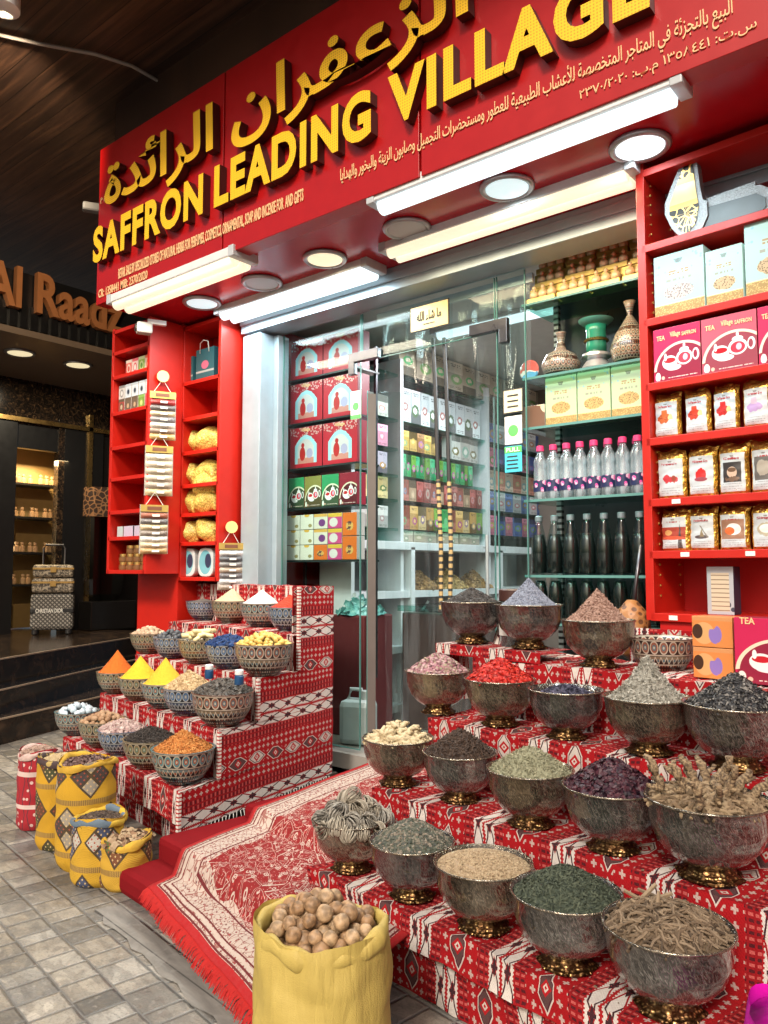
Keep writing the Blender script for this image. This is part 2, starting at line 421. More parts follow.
SILV = [engraved('engraved_bronze', (.38, .32, .24)), engraved('engraved_silver', (.38, .36, .33)), engraved('engraved_smoke', (.28, .265, .255))]
ORN = Mat('ornate_gilt'); ORN = ORN.out(ORN.mix(ORN.sm(ORN.vor(90), .1, .45), (.66, .43, .17), (.10, .05, .02)), .34, .9, ORN.vor(90), .5, .005)

def rugmat():
    m = Mat('persian_rug'); u, v, _, vv = m.co('UV')     # metres; u across 0..1.25, v along
    W_ = 1.22
    e = u.mn(u*-1+W_); e = e.mn(v)
    q = m.vec(u*1.45, v*1.45, 0); w1 = m.noise(7, q, 2, 0, 1)
    qq = m.N.new('ShaderNodeVectorMath'); qq.operation = 'MULTIPLY_ADD'; m.nt.links.new(w1.k, qq.inputs[0]); qq.inputs[1].default_value = (.035, .035, 0); m.nt.links.new(q.k, qq.inputs[2]); qw = S(m, qq.outputs[0])
    fl = m.vor(44, qw); vi = m.vor(27, qw, 'DISTANCE_TO_EDGE'); pet = m.vor(90, qw)
    RD, CR, BR, GR = (.20, .004, .007), (.48, .42, .36), (.10, .010, .014), (.10, .055, .06)
    f = m.mix((vi < .035).mn(m.noise(9, q) > .55), RD, (.46, .34, .30)); f = m.mix((fl < .28).mn(m.noise(7, q) > .52), f, CR); f = m.mix(fl < .22, f, (.42, .03, .03)); f = m.mix(fl < .10, f, CR)
    f = m.mix((pet < .17).mn(m.noise(5, q) > .56), f, CR); f = m.mix(m.vor(120, qw) < .2, f, BR)
    b = m.mix(m.vor(40, qw) < .30, CR, GR); b = m.mix(m.vor(40, qw) < .19, b, (.36, .03, .03)); b = m.mix(m.vor(40, qw) < .08, b, CR)
    b = m.mix(m.vor(24, qw, 'DISTANCE_TO_EDGE') < .035, b, (.26, .12, .10))
    b = m.mix(m.vor(55, qw) < .13, b, GR)
    f2 = m.vor(17, qw); f = m.mix((f2 < .30).mn((m.vor(62, qw)) > .32), f, CR); f = m.mix(f2 < .20, f, (.20, .008, .012)); f = m.mix((f2 < .14), f, CR); f = m.mix(f2 < .06, f, (.34, .02, .02)); f = m.mix(m.vor(9, qw, 'DISTANCE_TO_EDGE').near(.05, .008), f, CR); f = m.mix((m.noise(60, q, 2) > .66), f, (.42, .25, .22))
    sc_ = (((u+v)*26).sin()*.012)
    c = m.mix(e+sc_ > .195, b, f)
    for p, wd, cc in ((.055, .004, BR), (.070, .006, CR), (.082, .003, BR), (.172, .004, BR)): c = m.mix(e.near(p, wd), c, cc)
    c = m.mix(e < .030, c, (.36, .006, .010)); c = m.mix(e.near(.036, .004), c, BR)
    c = m.mix(m.noise(40, q)*.35, c, (.28, .10, .09))
    return m.out(c, .95, 0, m.noise(420, q, 2), .5, .004, Specular_IOR_Level=.08)
RUG = rugmat()
def paving():
    m = Mat('stone_paving'); x, y, z, v = m.co()
    rot = R(-9); X = x*math.cos(rot)+y*math.sin(rot); Y = y*math.cos(rot)-x*math.sin(rot)
    wob = (m.noise(3.0, v, 2)-.5)*.012
    Yr = (Y+wob)/.132; row = Yr.fl(); Xs = (X+wob)/.215+m.white(m.vec(row, 3, 0))*7
    cell = Xs.fl(); fx = Xs.fr(); 
    split = m.white(m.vec(cell, row, 5))*.5+.3
    half = fx > split
    idn = m.vec(cell+half*.37, row, 1)
    ex = (fx*.215).mn((1-fx)*.215).mn((fx-split).ab()*.215); ey = (Yr.fr()*.132).mn((1-Yr.fr())*.132)
    nz = m.noise(22, v, 5)
    e = ex.mn(ey)+(nz-.5)*.006
    r1 = m.white(idn)
    st = m.ramp(r1, [(0, (.09, .088, .082)), (.2, (.21, .195, .17)), (.45, (.31, .275, .225)), (.68, (.38, .36, .32)), (.85, (.19, .185, .175)), (1, (.56, .51, .43))])
    st = m.mix(m.sm(m.noise(9, v, 6, 1.2), .35, .7)*.55, st, (.10, .09, .08))
    st = m.mix(m.sm(m.noise(38, v, 4), .55, .75)*.5, st, (.40, .37, .33))
    crk = m.noise(1, m.vec(X*5, Y*16, r1*9), 5, 1.2); st = m.mix(m.sm(crk, .50, .53)*.35, st, (.09, .085, .08)); st = m.mix(m.sm(m.noise(130, v, 3), .52, .62)*.3, st, (.05, .05, .045))
    c = m.mix(m.sm(e, .0015, .006), (.15, .146, .138), st)
    hgt = m.sm(e, 0, .010)+nz*.5+m.noise(60, v, 3)*.25
    return m.out(c, m.sm(nz, .3, .7)*.25+.34, 0, hgt, .6, .010)
PAVE = paving()
def concrete():
    m = Mat('cement_strip'); x, y, z, v = m.co(); L_ = x*.12+y*.99; A_ = x*.99-y*.12; n = m.noise(1, m.vec(A_*5, L_*22, 0), 6, .8); g = m.noise(60, None, 4)
    c = m.ramp(n, [(.3, (.15, .14, .125)), (.5, (.22, .205, .185)), (.75, (.30, .28, .25))])
    gr = ((L_/.095).fr()-.5).ab() > .47; c = m.mix(gr, c, (.07, .066, .06)); c = m.mix(m.sm(m.noise(9, v, 5, 1), .56, .62)*.3, c, (.34, .325, .30))
    return m.out(m.mix(g*.4, c, (.12, .11, .1)), .85, 0, n+g*.4, .18, .006)
CEM = concrete()
def wood():
    m = Mat('dark_planks'); x, y, z, v = m.co()
    k = (y/.14).fl(); f = (y/.14).fr(); r1 = m.white(m.vec(k, 1, 0))
    g = m.noise(1, m.vec(x*1.3+r1*9, y*22, r1*5), 5, .6)
    c = m.ramp(g, [(.25, (.020, .011, .008)), (.5, (.055, .028, .018)), (.75, (.14, .068, .038))])
    c = m.mix(r1*.6, c, (.018, .010, .007)); c = m.mix(f < .035, c, (.004, .003, .002))
    return m.out(c, .42, 0, (f > .035)+g*.3, .4, .01)
WOOD = wood()
def foil(name, col, sc_=60, met=.9, rough=.25, bs=.8):
    m = Mat(name); n = m.noise(sc_, None, 3, .6)
    return m.out(m.mix(n, tuple(q*.5 for q in col), tuple(min(1, q*1.3) for q in col)), rough, met, n, bs, .01)
FOIL = foil('gold_foil', (.70, .44, .10))
YPLAS = (lambda m: (lambda q, n: m.out(m.mix((((q[0]*58+q[2]*40+n*2.4).fr() < .16).mx(((q[2]*52-q[0]*30+n*2.0).fr() < .16))), m.mix(n, (.55, .42, .05), (.84, .68, .22)), (.32, .20, .03)), .3, 0, n, 1.0, .012))(m.co(), m.noise(42, None, 3, .8)))(Mat('yellow_pouch'))
SACKY = (lambda m: (lambda q, n: m.out(m.mix(n*.6, (.52, .39, .10), (.34, .24, .05)), .6, 0, n+m.noise(420)*.25, .5, .012))(m.co(), (lambda q: m.noise(1, m.vec(m.op('ARCTAN2', q[1], q[0])*6, q[2]*5, 0), 4, .8))(m.co())))(Mat('yellow_sackcloth'))
# ================================================================ setting
g = MB(); g.box((-20, -10, -.05), (120, 120, .1)); tag(g.obj('ground', PAVE), None, None, None, 'structure')
cs = MB(); A = at_z(120, 905, .004); B = at_z(262, 1024, .004); A2 = at_z(92, 909, .004); B2 = at_z(215, 1024, .004)
A, B, A2, B2 = [Vector((p.x, p.y, .004)) for p in (A, B, A2, B2)]
dAB = (B-A).normalized()
cs.grid(lambda u, v: (A+(B+dAB*.9-A)*u)*(1-v)+(A2+(B2+dAB*.9-A2)*u)*v+Vector((0, 0, 0))+Vector((.012*math.sin(u*37+v), .012*math.sin(u*53), 0))*v, 24, 2)
tag(cs.obj('cement_path_strip', CEM), None, None, None, 'structure')
ceil = Box((-6, 5.75, 4.50), (26, 8.2, .2))
tag(ceil.obj('canopy_ceiling', WOOD), None, None, None, 'structure')

# ---- the spice shop itself: one building
SZ0, SZ1, SY, SOF = 3.026, 4.082, 2.66, 3.045
shop = thing('spice_shop', 'red spice shop front with aluminium framed glass entrance under the big signboard', 'shop', (-2.5, 3.6, 0))
SO = Vector((-2.5, 3.6, 0))
def sp(mb, name, mats, par=None, **k):
    """part of the shop, given in world coordinates"""
    o = mb.obj(name, mats, par or shop, **k); o.location = -SO if par is None else (0, 0, 0); return o
sp(Box((-1.9, 3.185, SOF+.03), (5.5, .83, .06)), 'soffit', SOFFIT)
sp(Box((-1.9, 3.3, 3.74), (5.30, 1.16, 1.32)), 'upper_wall', WOOD)
sp(Box((-1.9, 6.85, 1.5), (5.6, .1, 4.5)), 'rear_wall', plain('inner_wall', (.20, .17, .14), .7))
sp(Box((-4.60, 5.2, 1.5), (.1, 3.2, 4.5)), 'side_wall', plain('side_wall', (.25, .02, .02), .6))
sp(Box((-1.9, 5.2, 3.10), (5.4, 3.3, .08)), 'inner_ceiling', plain('inner_ceiling', (.55, .55, .52), .7))
sp(Box((-1.9, 5.2, .155), (5.4, 3.3, .09)), 'inner_floor', plain('inner_floor', (.30, .27, .24), .3))
# red pillars left of the entrance, header box, frame
XA, XB, XC, XD = -5.0, -4.53, -4.11, -3.84
p1 = Box((-4.78, 3.72, 1.52), (.48, .88, 3.04)); p1.box((-4.33, 3.90, 1.52), (.42, .68, 3.04)); sp(p1, 'red_wall', RED)
sp(Box((-4.085, 3.545, 1.52), (.045, .10, 3.04)), 'corner_strip', plain('dark_teal_strip', (.03, .05, .055), .3, .4))
XL = at_y(362, 500, 3.60).x; XR = at_y(497, 500, 3.60).x; XE = at_y(528, 500, 3.60).x
fr_ = Box((-3.975, 3.53, 1.5), (.175, .20, 2.78)); fr_.box((-3.865, 3.60, 1.5), (.045, .10, 2.78)); sp(fr_, 'frame_post', ALUW, bevel=.004)
hd = Box((-2.35, 3.52, 2.975), (3.45, .20, .138)); hd.box((-2.35, 3.414, 2.985), (3.45, .012, .05)); sp(hd, 'header_box', ALUW, bevel=.003)
def gp(a, b, z0, z1, y=3.60, par=None):
    q = Box(((a+b)/2, y, (z0+z1)/2), (b-a, .010, z1-z0)); o = sp(q, 'glass_panel', GLASS)
    e = Box((b-.002, y, (z0+z1)/2), (.004, .0115, z1-z0-.02)); e.box((a+.002, y, (z0+z1)/2), (.004, .0115, z1-z0-.02)); e.box(((a+b)/2, y, z0+.002), (b-a, .0115, .004))
    e.obj('glass_edge', GEDGE, o); return o
zt = at_y(470, 338, 3.60).z
gp(-3.84, XL-.01, .22, 2.904); gp(XR+.01, XE, .22, 2.904); gp(XL, XR, zt, 2.904)
for xx, zz, sgn in ((XL, zt, 1), (XR, zt, -1)):
    f = Box((xx+sgn*.03, 3.585, zz+.03), (.24, .035, .06)); f.box((xx-sgn*.065, 3.585, zz-.035), (.05, .034, .08)); sp(f, 'patch_fitting', STEEL, bevel=.003)
# open glass door leaf, swung inwards on the left
lf = thing('glass_door', 'frameless glass door leaf standing open at left side of the entrance', 'door', (XL+.02, 3.62, .22), R(52))
q = Box((.42, 0, 1.10), (.82, .010, 2.18)); q.obj('pane', GLASS, lf)
e = Box((.834, 0, 1.1), (.008, .013, 2.18)); e.box((.006, 0, 1.1), (.008, .013, 2.18)); e.obj('edge', GEDGE, lf)
Box((.03, 0, 1.1), (.05, .024, 2.14)).obj('lock_rail', plain('rail_grey', (.12, .10, .09), .5), lf)
h = MB(); h.tube([(.76, -.05, .7), (.76, -.05, 1.3)], .012); h.bar((.76, -.05, .78), (.76, 0, .78), .012); h.bar((.76, -.05, 1.22), (.76, 0, 1.22), .012); h.obj('handle', ALU, lf)
# ---- signboard
sign = thing('signboard', 'long red fascia signboard with raised yellow Arabic and English shop name', 'sign', (-4.63, SY, SZ0))
seams = [-4.63]+[at_y(x, y, SY).x for x, y in ((223, 210), (420, 140))]+[-.55, .8]
for a, b in zip(seams, seams[1:]):
    Box(((a+b)/2+4.63, .05, (SZ1-SZ0)/2), (b-a-.013, .10, SZ1-SZ0)).obj('panel', SIGNRED, sign, bevel=.002)
def on_sign(px, py): p = at_y(px, py, SY); return p.x+4.63, p.z-SZ0
LX0 = at_y(94, 262, SY-.05).x+4.63; LX1 = at_y(650, 10, SY-.05).x+4.63
zl = on_sign(107, 262)[1]; zl2 = on_sign(478, 98)[1]
for wd_, x0, y0, x1, y1 in (('SAFFRON', 93, 262, 203, 205), ('LEADING', 214, 208, 371, 132), ('VILLAGE', 388, 118, 650, 12)):
    q0, q1 = at_y(x0, y0, SY-.05).x+4.63, at_y(x1, y1, SY-.05).x+4.63
    lettering(wd_, YEL, q1-q0, .240, .040, .05, 'english_lettering', sign, (q0, -.027, zl-.012), align='l', side=LETSIDE, gap=1.12)
ax1 = on_sign(113, 180)[0]; 
lettering('قرية الزعفران الرائدة', YEL, 3.70, .375, .022, .05, 'arabic_lettering', sign, (ax1, -.032, on_sign(170, 180)[1]-.085), align='l', side=LETSIDE, ar=True)
lettering('ش م م', CREAM, .15, .055, .012, .004, 'company_form', sign, (on_sign(101, 203)[0], -.004, on_sign(101, 203)[1]-.01), align='l', ar=True)
a, b = on_sign(119, 279), on_sign(304, 203)
lettering('RETAIL SALE BY SPECIALIZED STORES OF NATURAL HERBS FOR PERFUMES, COSMETICS, ORNAMENTAL, SOAP AND INCENSE FOR  AND GIFTS', CREAM, b[0]-a[0], .075, .016, .004, 'english_line', sign, (a[0], -.004, a[1]-.012), align='l', res=2)
a, b = on_sign(99, 298), on_sign(148, 277)
lettering('CR: 1358441 MIB: 2370/2020', CREAM, b[0]-a[0], .055, .014, .004, 'registration_line', sign, (a[0], -.004, a[1]-.004), align='l', res=2)
a, b = on_sign(341, 178), on_sign(733, 9)
lettering('البيع بالتجزئة في المتاجر المتخصصة للأعشاب الطبيعية للعطور ومستحضرات التجميل وصابون الزينة والبخور والهدايا', CREAM, b[0]-a[0], .105, .004, .004, 'arabic_line', sign, (a[0], -.004, (a[1]+b[1])/2-.050), align='l', ar=True, res=2)
a, b = on_sign(580, 97), on_sign(757, 24)
lettering('س.ت: ١٣٥٨٤٤١ م.ب: ٢٣٧٠/٢٠٢٠', CREAM, b[0]-a[0], .052, .0, .004, 'arabic_registration', sign, (a[0], -.004, (a[1]+b[1])/2-.030), align='l', ar=True, res=2)

# ---- lamps under the soffit
def tube_lamp(x0, x1, y, z, wd, mat, label, col, pw, ang=0, two=True):
    L = x1-x0; t = thing('tube_light', label, 'light fixture', ((x0+x1)/2, y, z), ang, 'tube lights under the red soffit')
    b = Box((0, 0, .025), (L, wd, .05)); b.obj('housing', WHITE, t, bevel=.004)
    for s in (-1, 1): Box((s*(L/2-.02), 0, .022), (.045, wd+.012, .062)).obj('end_cap', plain('lamp_cap', (.5, .52, .54), .4) if 'lamp_cap' not in MATS else MATS['lamp_cap'], t, bevel=.004)
    for k in ((-.25, .25) if two else (0,)):
        MB().tube([(-L/2+.045, k*wd, -.012), (L/2-.045, k*wd, -.012)], wd*(.2 if two else .36), 12).obj('tube', mat, t, smooth=True)
    l = bpy.data.lights.new('tube_glow', 'AREA'); l.shape = 'RECTANGLE'; l.size = L-.1; l.size_y = wd; l.energy = pw; l.color = col
    lo = bpy.data.objects.new('tube_glow', l); COL.objects.link(lo); lo.parent = t; lo.location = (0, 0, -.055)
    return t
def disc_lamp(px, py, mat, label, r=.125, z=SOF, col=None, pw=0, grp='round downlights in the red soffit', drop=0):
    p = at_z(px, py, z-.01); t = thing('downlight', label, 'light fixture', (p.x, p.y, z), 0, grp)
    MB().lathe([(r*.99, -.002), (r, -.012), (r*.93, -.022), (r*.80, -.018), (r*.78, -.004)], 36).obj('trim_ring', RIMG, t, smooth=True)
    MB().lathe([(r*.775, -.005), (r*.775, -.016), (r*.3, -.0162)], 32).obj('diffuser', mat, t)
    if pw:
        l = bpy.data.lights.new('disc_glow', 'AREA'); l.shape = 'DISK'; l.size = r*1.5; l.energy = pw; l.color = col
        lo = bpy.data.objects.new('disc_glow', l); COL.objects.link(lo); lo.parent = t; lo.location = (0, 0, -.03)
    return t
COOL, WARM = (.80, .95, 1.0), (1.0, .78, .48)
pA = at_z(106, 303, 3.005); pB = at_z(260, 264, 3.005)
tube_lamp(pA.x, pB.x, 2.735, 3.005, .17, TUBE_W, 'twin warm tube light under left end of the signboard', (1, .86, .66), 15)
pA = at_z(228, 318, 3.005); pB = at_z(380, 270, 3.005)
tube_lamp(pA.x, pB.x, 3.30, 3.005, .17, TUBE_C, 'wide white tube light directly above the aluminium frame corner', COOL, 13)
pA = at_z(372, 206, 3.005); pB = at_z(690, 92, 3.005)
tube_lamp(pA.x, pB.x, 2.725, 3.005, .11, TUBE_C, 'long cool white batten light along front edge of the soffit', COOL, 15, 0, False)
pA = at_z(385, 254, 3.005); pB = at_z(640, 172, 3.005)
tube_lamp(pA.x, pB.x, 3.20, 3.005, .15, TUBE_W, 'warm twin tube light above the door and display window', WARM, 12)
disc_lamp(202, 303, DISC_C, 'cool lit downlight between the two left tube lights', col=COOL, pw=1)
disc_lamp(262, 283, DISC_OFF, 'unlit downlight beside the wide white tube light')
disc_lamp(325, 259, DISC_W, 'yellowish lit downlight near the signboard seam', col=WARM, pw=1)
disc_lamp(407, 229, DISC_OFF, 'unlit downlight close to left end of the long batten light')
disc_lamp(507, 188, DISC_C, 'dim cool downlight between long batten and warm tube light', col=COOL, pw=.7)
disc_lamp(640, 147, lamp('disc_bright', (.85, .97, 1), .9), 'brightest downlight above the tall red display rack', col=(.9, .97, 1), pw=.6)
# inside
for i, (a, b, y, lab) in enumerate(((-3.3, -2.1, 4.6, 'tube light on the ceiling inside the shop near the door'), (-1.9, -.7, 5.2, 'tube light on the ceiling deeper inside the shop'))):
    tube_lamp(a, b, y, 3.03, .10, TUBE_C, lab, (.95, .97, 1), 32, 0, False)['group'] = 'tube lights inside the shop'

# ---- dais and rug
DE = Vector((.993, -.122, 0)); DN = Vector((.122, .993, 0))           # dais runs slightly askew to the shop
D0 = at_z(116, 893, 0.0)
def dp(e, n, z): return D0+DE*e+DN*n+Vector((0, 0, z))
dz = math.atan2(DE.y, DE.x)
dais = thing('carpeted_step', 'low step before the entrance wrapped in dark red carpet', 'step', D0, dz)
N1 = (at_z(178, 868, .11)-D0).dot(DN)+.01; N2 = (at_z(242, 812, .20)-D0).dot(DN)
Box((.55, N1/2+.05, .050), (1.10, N1+.10, .100)).obj('lower_tread', REDC, dais, bevel=.03)
Box((.60, N1+.45, .093), (1.20, .90, .186)).obj('middle_tread', REDC, dais, bevel=.025)
Box((.66, (N2+1.75)/2, .12), (1.28, 1.75-N2, .24)).obj('upper_tread', REDC, dais, bevel=.025)
Box((1.6, 1.5, .10), (1.2, .9, .19)).obj('door_sill', REDC, dais)
# rug: drapes over both levels, frayed front edge
RW, RL = 1.22, 1.95
ra = (at_z(148, 884, .12)-D0); ro = Vector((ra.dot(DE), ra.dot(DN), 0))
def rz_(n): 
    def st(a, lo, hi): t = min(1, max(0, (a-lo)/(hi-lo))); return t*t*(3-2*t)
    return .110+.086*st(n, N1-.075, N1-.012)+.054*st(n, N2-.07, N2-.01)
rdir = Vector((at_z(360, 764, .25)-at_z(150, 882, .112)));
rdir = Vector((rdir.dot(DE), rdir.dot(DN), 0)).normalized(); rs_ = at_z(252, 990, .112)-at_z(148, 884, .112); rside = Vector((rs_.dot(DE), rs_.dot(DN), 0)).normalized()
def rug_pt(u, v):
    p = ro+rside*(u*RW)+rdir*(v*RL)
    z = rz_(p.y)+.006*math.sin(u*9+v*5)*math.sin(v*11)+.004*math.sin(u*23)
    if p.y < .02: z = min(z, .112)-.25*max(0, .0-p.y)
    return Vector((p.x, p.y, z))
rg = MB(); rg.grid(rug_pt, 60, 260, lambda u, v: (u*RW, v*RL)); 
rug = rg.obj('rug', RUG, None, D0, dz, smooth=True, solid=.008)
tag(rug, 'patterned red and cream oriental rug with red fringe running up to the door', 'rug')
fb = MB()
for i in range(330):
    u = (i+.5)/330; p = rug_pt(u, 0); l = .05+rnd.random()*.02
    q = p-rdir*l*.75+rside*rnd.uniform(-.01, .01)+Vector((0, 0, -.02-rnd.random()*.012))
    fb.tube([p, (p+q)/2+Vector((0, 0, .008)), q], [.0026, .003, .0012], 4)
fb.obj('fringe', plain('fringe_red', (.40, .010, .008), .9), rug)
# ================================================================ the dark perfume shop next door
AX = -7.2
nb = thing('perfume_shop', 'dark neighbouring perfume shop with bronze letters on a black fascia', 'shop', (AX, 3.5, 0))
def npart(mb, name, mats, **k): o = mb.obj(name, mats, nb, **k); o.location = Vector((-AX, -3.5, 0)); return o
SLAT = plain('black_slats', (.010, .010, .011), .35)
f = Box((AX-.06, 3.4, 3.84), (.10, 6.2, .54))
npart(f, 'fascia', SLAT)
f = MB()
for i in range(62): f.box((AX+.005, .4+i*.1, 3.68), (.03, .062, .22))
npart(f, 'slat_band', SLAT)
npart(Box((AX-.8, 3.4, 3.52), (1.7, 6.2, .06)), 'soffit', plain('brown_soffit', (.20, .15, .11), .45))
npart(Box((AX-1.72, 6.3, 1.8), (.1, 3.0, 3.6)), 'black_wall', DARK)
npart(Box((AX-.86, 6.05, 1.8), (1.8, .1, 3.6)), 'return_wall', plain('black_panel', (.012, .012, .013), .3))
npart(Box((AX-1.70, 3.3, 3.25), (.12, 4.0, .55)), 'marble_lintel', (lambda m: m.out(m.ramp(m.noise(16, None, 6, 2), [(.45, (.012, .009, .007)), (.62, (.05, .03, .018)), (.75, (.22, .13, .06))]), .15))(Mat('dark_marble')))
npart(Box((AX-1.62, 3.3, 3.02), (.06, 4.0, .05)), 'gold_trim', GOLD)
zz = at_x(92, 400, AX-1.6)
npart(Box((AX-1.62, zz.y, 1.9), (.06, .05, 2.6)), 'gold_post', GOLD)
npart(Box((AX-1.68, zz.y-.22, 1.9), (.10, .34, 2.4)), 'marble_post', MATS['dark_marble'])
# glowing niche with shelves
a = at_x(14, 400, AX-1.9); b = at_x(62, 400, AX-1.9)
npart(Box((AX-2.3, (a.y+b.y)/2, 1.9), (.04, b.y-a.y+.3, 2.6)), 'niche_back', plain('niche_gold', (.40, .26, .10), .5))
npart(Box((AX-1.66, a.y-1.55, 1.8), (.08, 2.95, 2.5)), 'door_stile', SLAT)
npart(Box((AX-1.66, b.y+.16, 1.8), (.08, .5, 2.5)), 'door_panel', SLAT)
npart(Box((AX-1.7, (a.y+b.y)/2, 2.85), (.1, b.y-a.y+.1, .3)), 'door_head', SLAT)
npart(Box((AX-2.26, a.y+.02, 1.75), (.02, .03, 1.7)), 'light_strip', lamp('strip_warm', (1, .80, .45), 5))
for z in (1.12, 1.50, 1.92, 2.32): npart(Box((AX-2.1, (a.y+b.y)/2, z), (.34, b.y-a.y+.1, .025)), 'niche_shelf', SLAT)
l = bpy.data.lights.new('niche_glow', 'AREA'); l.size = .5; l.energy = 20; l.color = (1, .72, .36)
lo = bpy.data.objects.new('niche_glow', l); COL.objects.link(lo); lo.parent = nb; lo.location = (-1.85, (a.y+b.y)/2-3.5, 2.60)
proto = None; GB = plain('gold_bottle', (.7, .45, .25), .25, .5)
for zi, z in enumerate((1.132, 1.512, 1.932, 2.332)):
    for k in range(7):
        y = a.y+.06+(b.y-a.y)*k/6.6
        if proto is None:
            proto = MB().lathe([(.028, 0), (.032, .01), (.032, .07), (.012, .08), (.012, .09), (.02, .092), (.02, .12)], 10).obj('perfume_bottle', GB); tag(proto, 'tiny gold perfume bottle on lit shelves of the dark shop', 'bottle', 'perfume bottles in the lit niche'); proto.location = (AX-2.02, y, z)
        else: dup(proto, (AX-2.02-rnd.random()*.1, y, z), 0)
# bronze letters, facing +x
y0_, y1_ = at_x(-16, 300, AX+.08).y, at_x(124, 300, AX+.08).y
zb = at_x(42, 314, AX+.08).z
nm = lettering('Al Raadz', BRONZE, y1_-y0_, .40, .022, .07, 'letters', None, align='l', side=BRONZE)
nm.parent = nb; nm.rotation_euler = (0, 0, R(90)); nm.location = (.045, y0_-3.5, zb)
for px, py, lab in ((20, 353, 'round downlight in the brown soffit of the dark shop, at frame edge'), (78, 365, 'round downlight in the brown soffit nearest the red rack')):
    t = disc_lamp(px, py, DISC_W, lab, .15, 3.49, (1, .86, .62), 13, 'downlights of the dark shop')
# stairs of polished black stone
E1, E2, E3 = [(at_z(2, y1, z), at_z(x2, y2, z)) for y1, x2, y2, z in ((719, 100, 697, .19), (690, 104, 667, .37), (659, 118, 640, .585))]
st = thing('black_stone_steps', 'polished black stone steps with pale nosing leading to the dark shop', 'steps', (AX, 3, 0))
TR = (lambda m: m.out(m.ramp(m.noise(7, None, 6, 1.5), [(.4, (.014, .010, .008)), (.6, (.045, .028, .018)), (.8, (.12, .075, .045))]), .16))(Mat('brown_black_marble'))
NOS = plain('pale_nosing', (.42, .33, .24), .4)
for (a, b), z0, z1 in ((E1, -.02, .19), (E2, .19, .37), (E3, .37, .585)):
    d = (b-a).normalized(); nrm = Vector((-d.y, d.x, 0)); A_ = a-d*2.5; B_ = b+d*1.2; C_, D_ = B_+nrm*4.6, A_+nrm*4.6
    m = MB(); P = [A_, B_, C_, D_]
    m.face([(p.x, p.y, z1) for p in P]); m.face([(A_.x, A_.y, z0), (B_.x, B_.y, z0), (B_.x, B_.y, z1), (A_.x, A_.y, z1)])
    m.face([(B_.x, B_.y, z0), (C_.x, C_.y, z0), (C_.x, C_.y, z1), (B_.x, B_.y, z1)])
    o = m.obj('step', TR, st); o.location = (-AX, -3, 0)
    n = MB().bar(a-d*2.5+Vector((0, 0, .002))-nrm*.002, b+d*1.2+Vector((0, 0, .002))-nrm*.002, .012, .012).obj('nosing', NOS, o)
PLZ = .587
# suitcase stack
def on_plat(px, py): return at_z(px, py, PLZ)
MONO = (lambda m: (lambda g, v: m.out(m.mix((((g[0]+g[2])*22).fr() > .5).mn(((g[0]-g[2])*22+(g[1]*22)).fr() > .42), (.05, .047, .042), (.30, .28, .25)), .5))(m.co(), 0))(Mat('monogram_cloth'))
LEAF = (lambda m: m.out(m.mix(m.noise(42, None, 3, 1.2) > .5, (.06, .05, .04), (.34, .29, .22)), .5))(Mat('leaf_print'))
p = on_plat(52, 634); zs_ = (p-C0).dot(FW)/F       # metres per pixel there
zr = R(60)
wd = 40*zs_
sc_ = thing('suitcase', 'monogrammed upright suitcase with black lettered band below two leaf print cases', 'suitcase', (p.x, p.y, PLZ), zr)
hgt = 36*zs_
Box((0, 0, hgt*.5+.05), (wd, wd*.5, hgt)).obj('shell', MONO, sc_, bevel=.04)
Box((0, 0, hgt*.53+.05), (wd*1.01, wd*.51, .075)).obj('band', BLACK, sc_, bevel=.02)
lettering('CHRISTIAN DIOR', PAPERW, wd*.62, .045, .02, 0, 'band_lettering', sc_, (-.03, -wd*.255-.004, hgt*.53+.05))
for s in (-1, 1):
    for t_ in (-1, 1): MB().lathe([(.02, 0), (.035, .01), (.035, .05), (.02, .06)], 12, (s*wd*.38, t_*wd*.17, 0)).obj('wheel', BLACK, sc_)
h0 = hgt+.05
h = MB().tube([(-wd*.25, .02, h0-.02), (-wd*.25, .02, h0+.5), (-wd*.2, .02, h0+.54), (wd*.2, .02, h0+.54), (wd*.25, .02, h0+.5), (wd*.25, .02, h0-.02)], .012); h.obj('handle', STEEL, sc_)
q = h0+.002
for nm_, hh, ww, lab in (('hard_case', 15*zs_, .96, 'leaf print case with clasp resting on the monogrammed suitcase'), ('vanity_case', 13*zs_, .93, 'leaf print vanity case on top of the suitcase stack')):
    t = thing(nm_, lab, 'case', (p.x, p.y, PLZ+q), zr)
    Box((0, -.04, hh/2), (wd*ww, wd*.4, hh-.006)).obj('shell', LEAF, t, bevel=.03)
    Box((0, -.04-wd*.2, hh*.7), (wd*ww*1.005, .012, .02)).obj('rim', GOLD, t); Box((0, -.05-wd*.2, hh*.62), (.06, .02, .06)).obj('clasp', GOLD, t); q += hh
# woven basket behind
p = on_plat(20, 622); p = at_z(19, 612, PLZ)
WICK = (lambda m: (lambda c: m.out(m.mix(m.vor(28) < .35, (.30, .13, .04), (.10, .04, .015)), .5, 0, m.vor(28), .6))(0))(Mat('wicker'))
bs = thing('wicker_basket', 'round brown wicker basket standing left of the suitcase', 'basket', (p.x-.2, p.y-.1, PLZ))
MB().lathe([(.20, 0), (.25, .12), (.27, .3), (.25, .42)], 28).obj('body', WICK, bs, smooth=True); MB().lathe([(.25, .42), (.29, .44), (.28, .50), (.1, .52)], 28).obj('lid', WICK, bs, smooth=True)
